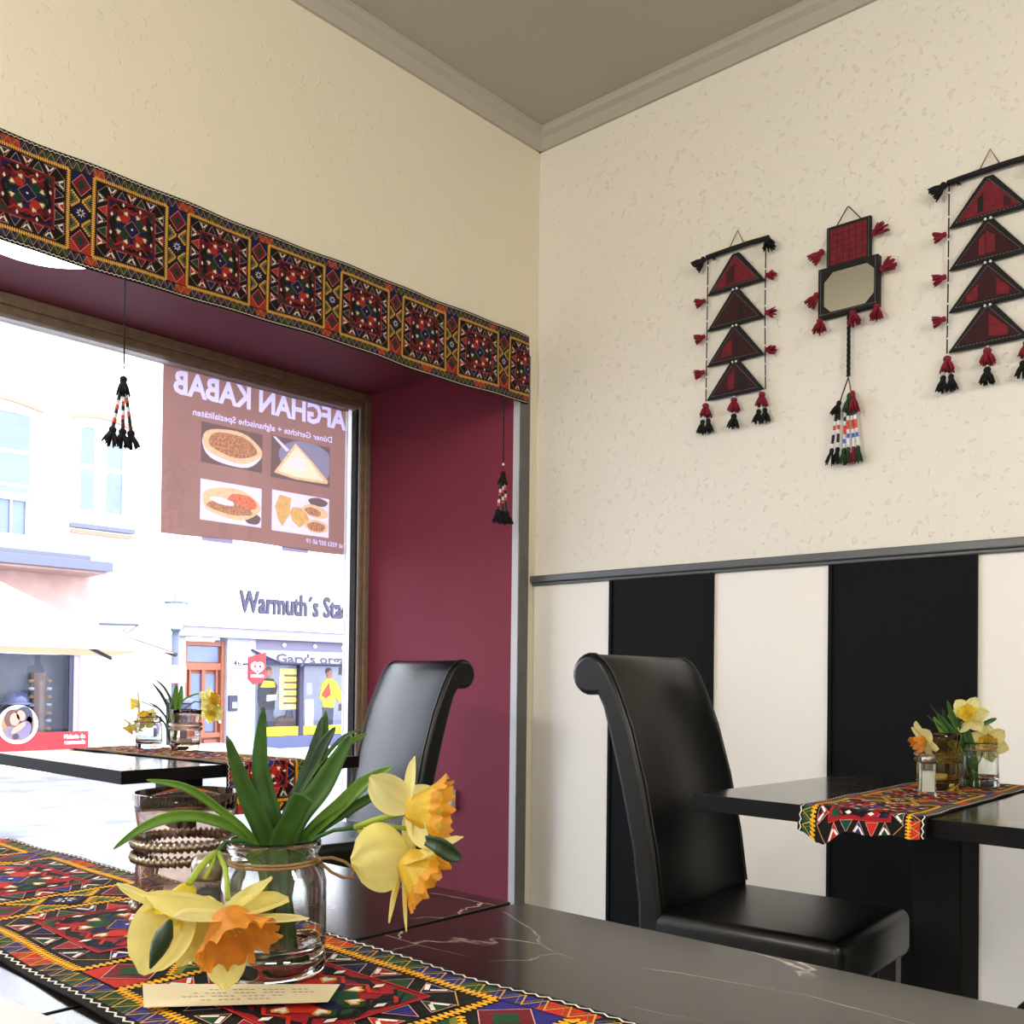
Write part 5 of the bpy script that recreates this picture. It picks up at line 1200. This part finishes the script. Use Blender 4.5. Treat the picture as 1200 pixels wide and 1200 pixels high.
def wposter(px0, py0, px1, py1, m, lab, rows=0):
    y0, z1_ = Wx(px0, py0, XS - .16); y1, z0_ = Wx(px1, py1, XS - .16); t = thing('shop_poster', lab, 'poster', (XS - .16, y0, z0_), 0, 'papers in the storefront window')
    q = MB(); q.box((-.01, 0, 0), (0, y1 - y0, z1_ - z0_), m); q.build('sheet', t)
    if rows:
        q = MB()
        for i in range(rows):
            z = (z1_ - z0_) * (.12 + .76 * i / rows); q.box((.001, (y1 - y0) * (.35 if i % 2 else .2), z), (.004, (y1 - y0) * .9, z + .05), 'jacket_yellow' if i % 2 else 'film_gold')
        q.build('printed_blocks', t)
wposter(328, 783, 350.5, 831, 'poster_yellow', 'pale yellow poster in the storefront window', 9)
wposter(397, 782, 403, 791, 'hair_brown', 'upper small dark picture in the storefront window'); wposter(397, 825, 403, 833, 'hair_brown', 'lower small dark picture in the storefront window')
wposter(359, 800, 366, 814, 'stone_grey', 'small grey notice beside the storefront mullion'); wposter(358, 820, 367, 850, 'ext_white', 'white notice beside the storefront mullion')
y, z = Wx(335, 842, XS - .7); t = thing('paper_bag', 'large brown bag behind the storefront window', 'bag', (XS - .7, y, -.35)); q = MB(); q.ball((0, 0, .22), .34, 'brown_bag', 14, (.6, 1.1, .75)); q.build('body', t, True); q = MB(); q.tube([(.1, -.12, .38), (.12, -.06, .56), (.12, .06, .56), (.1, .12, .38)], .015, 'letter_dark'); q.build('handle', t, True)
# --- street lamp
XA = -15.0
y, zt = Wx(206.5, 707, XA); _, zb_ = Wx(206.5, 738, XA)
t = thing('street_lamp', 'grey street lantern on a post before the wooden house door', 'street lamp', (XA, y, ZS)); a, b = zt - ZS, zb_ - ZS
q = MB(); q.tube([(0, 0, 0), (0, 0, .5), (0, 0, .52), (0, 0, b)], [.09, .09, .06, .055], 'lamp_grey', 12); q.build('post', t, True)
q = MB(); q.lathe([(.19, a - .01), (.19, a + .02), (.05, a + .05), (0, a + .05)], (0, 0, 0), 'lamp_grey', 6); q.tube([(0, 0, a + .05), (0, -.04, a + .15)], .012, 'lamp_grey'); q.build('lantern_cap', t)
q = MB(); q.lathe([(.12, b), (.10, b + .02), (.03, b - .08)], (0, 0, 0), 'lamp_grey', 8)
for k in range(6):
    c_, s_ = cos(k * pi / 3), sin(k * pi / 3); q.tube([(.11 * c_, .11 * s_, b), (.18 * c_, .18 * s_, a)], .006, 'lamp_grey', 5)
q.build('lantern_cage', t)
q = MB(); q.lathe([(.10, b), (.165, a - .01)], (0, 0, 0), 'sign_white', 6); q.build('lantern_glass', t)
y2, z2 = Wx(208.5, 790, XA + .1); t2 = thing('street_sign', 'white street sign with red edge on the lantern post', 'sign', (XA + .07, y2, z2))
q = MB(); q.box((0, -.16, -.15), (.015, .16, .15), 'terracotta'); q.build('edge', t2); q = MB(); q.box((.015, -.145, -.135), (.02, .145, .135), 'sign_white'); q.build('plate', t2)
y2, z2 = Wx(204, 815, XA + .1); t2 = thing('litter_bin', 'dark bin beside the lantern post', 'bin', (XA + .25, y2, ZS)); zz = z2 - ZS
q = MB(); q.lathe([(0, 0), (.18, 0), (.2, zz * .9), (.19, zz * .92), (.16, zz * .9)], (0, 0, 0), 'letter_dark', 20); q.build('body', t2, True); q = MB(); q.lathe([(.22, zz * .92), (.22, zz * .96), (.05, zz), (0, zz)], (0, 0, 0), 'slate', 20); q.build('lid', t2, True)
# --- parasol
def G(dep, right, z): return V((fw.x, fw.y, 0)).normalized() * dep + V((rt.x, rt.y, 0)).normalized() * right + V((0, 0, z))
zr = 1.185
Rr, Fa = G(9.0, -3.04, zr), G(11.4, -4.6, zr); N_ = G(7.44, -5.44, zr); Ll = N_ + (Fa - Rr); ap = (Rr + Ll) / 2; ap.z = 1.93
t = thing('parasol', 'large white square cafe parasol in the street, left of the lantern', 'parasol', (ap.x, ap.y, ZS)); o3 = t.location
q = MB(); cs = [Rr, Fa, Ll, N_]; NN = 6
for i in range(4):
    a, b = cs[i], cs[(i + 1) % 4]
    for off, fl_ in ((0, 0),):
        for r_ in range(NN):
            for c_ in range(NN):
                def pt(rr, cc):
                    k = rr / NN; e = a.lerp(b, cc / NN); p = ap.lerp(e, k); p.z -= .05 * sin(pi * k) - .05 * k * sin(pi * cc / NN) * .6; return p - o3
                q.face([pt(r_, c_), pt(r_ + 1, c_), pt(r_ + 1, c_ + 1), pt(r_, c_ + 1)], 'parasol')
q.build('canopy', t, True, fix=True)
for c_ in cs:
    q = MB(); q.tube([ap + V((0, 0, -.06)) - o3, (ap.lerp(c_, .55)) + V((0, 0, -.09)) - o3, c_ + V((0, 0, -.015)) - o3], [.02, .03, .022], 'rib_dark', 6); q.build('rib', t)
q = MB(); q.tube([(0, 0, 0), (0, 0, ap.z - ZS - .03)], .035, 'rib_dark', 10); q.build('pole', t, True); q = MB(); q.box((-.4, -.4, 0), (.4, .4, .08), 'slate'); q.build('base', t)
print('objects', len(bpy.data.objects), 'tris', sum(len(m_.polygons) for m_ in bpy.data.meshes))
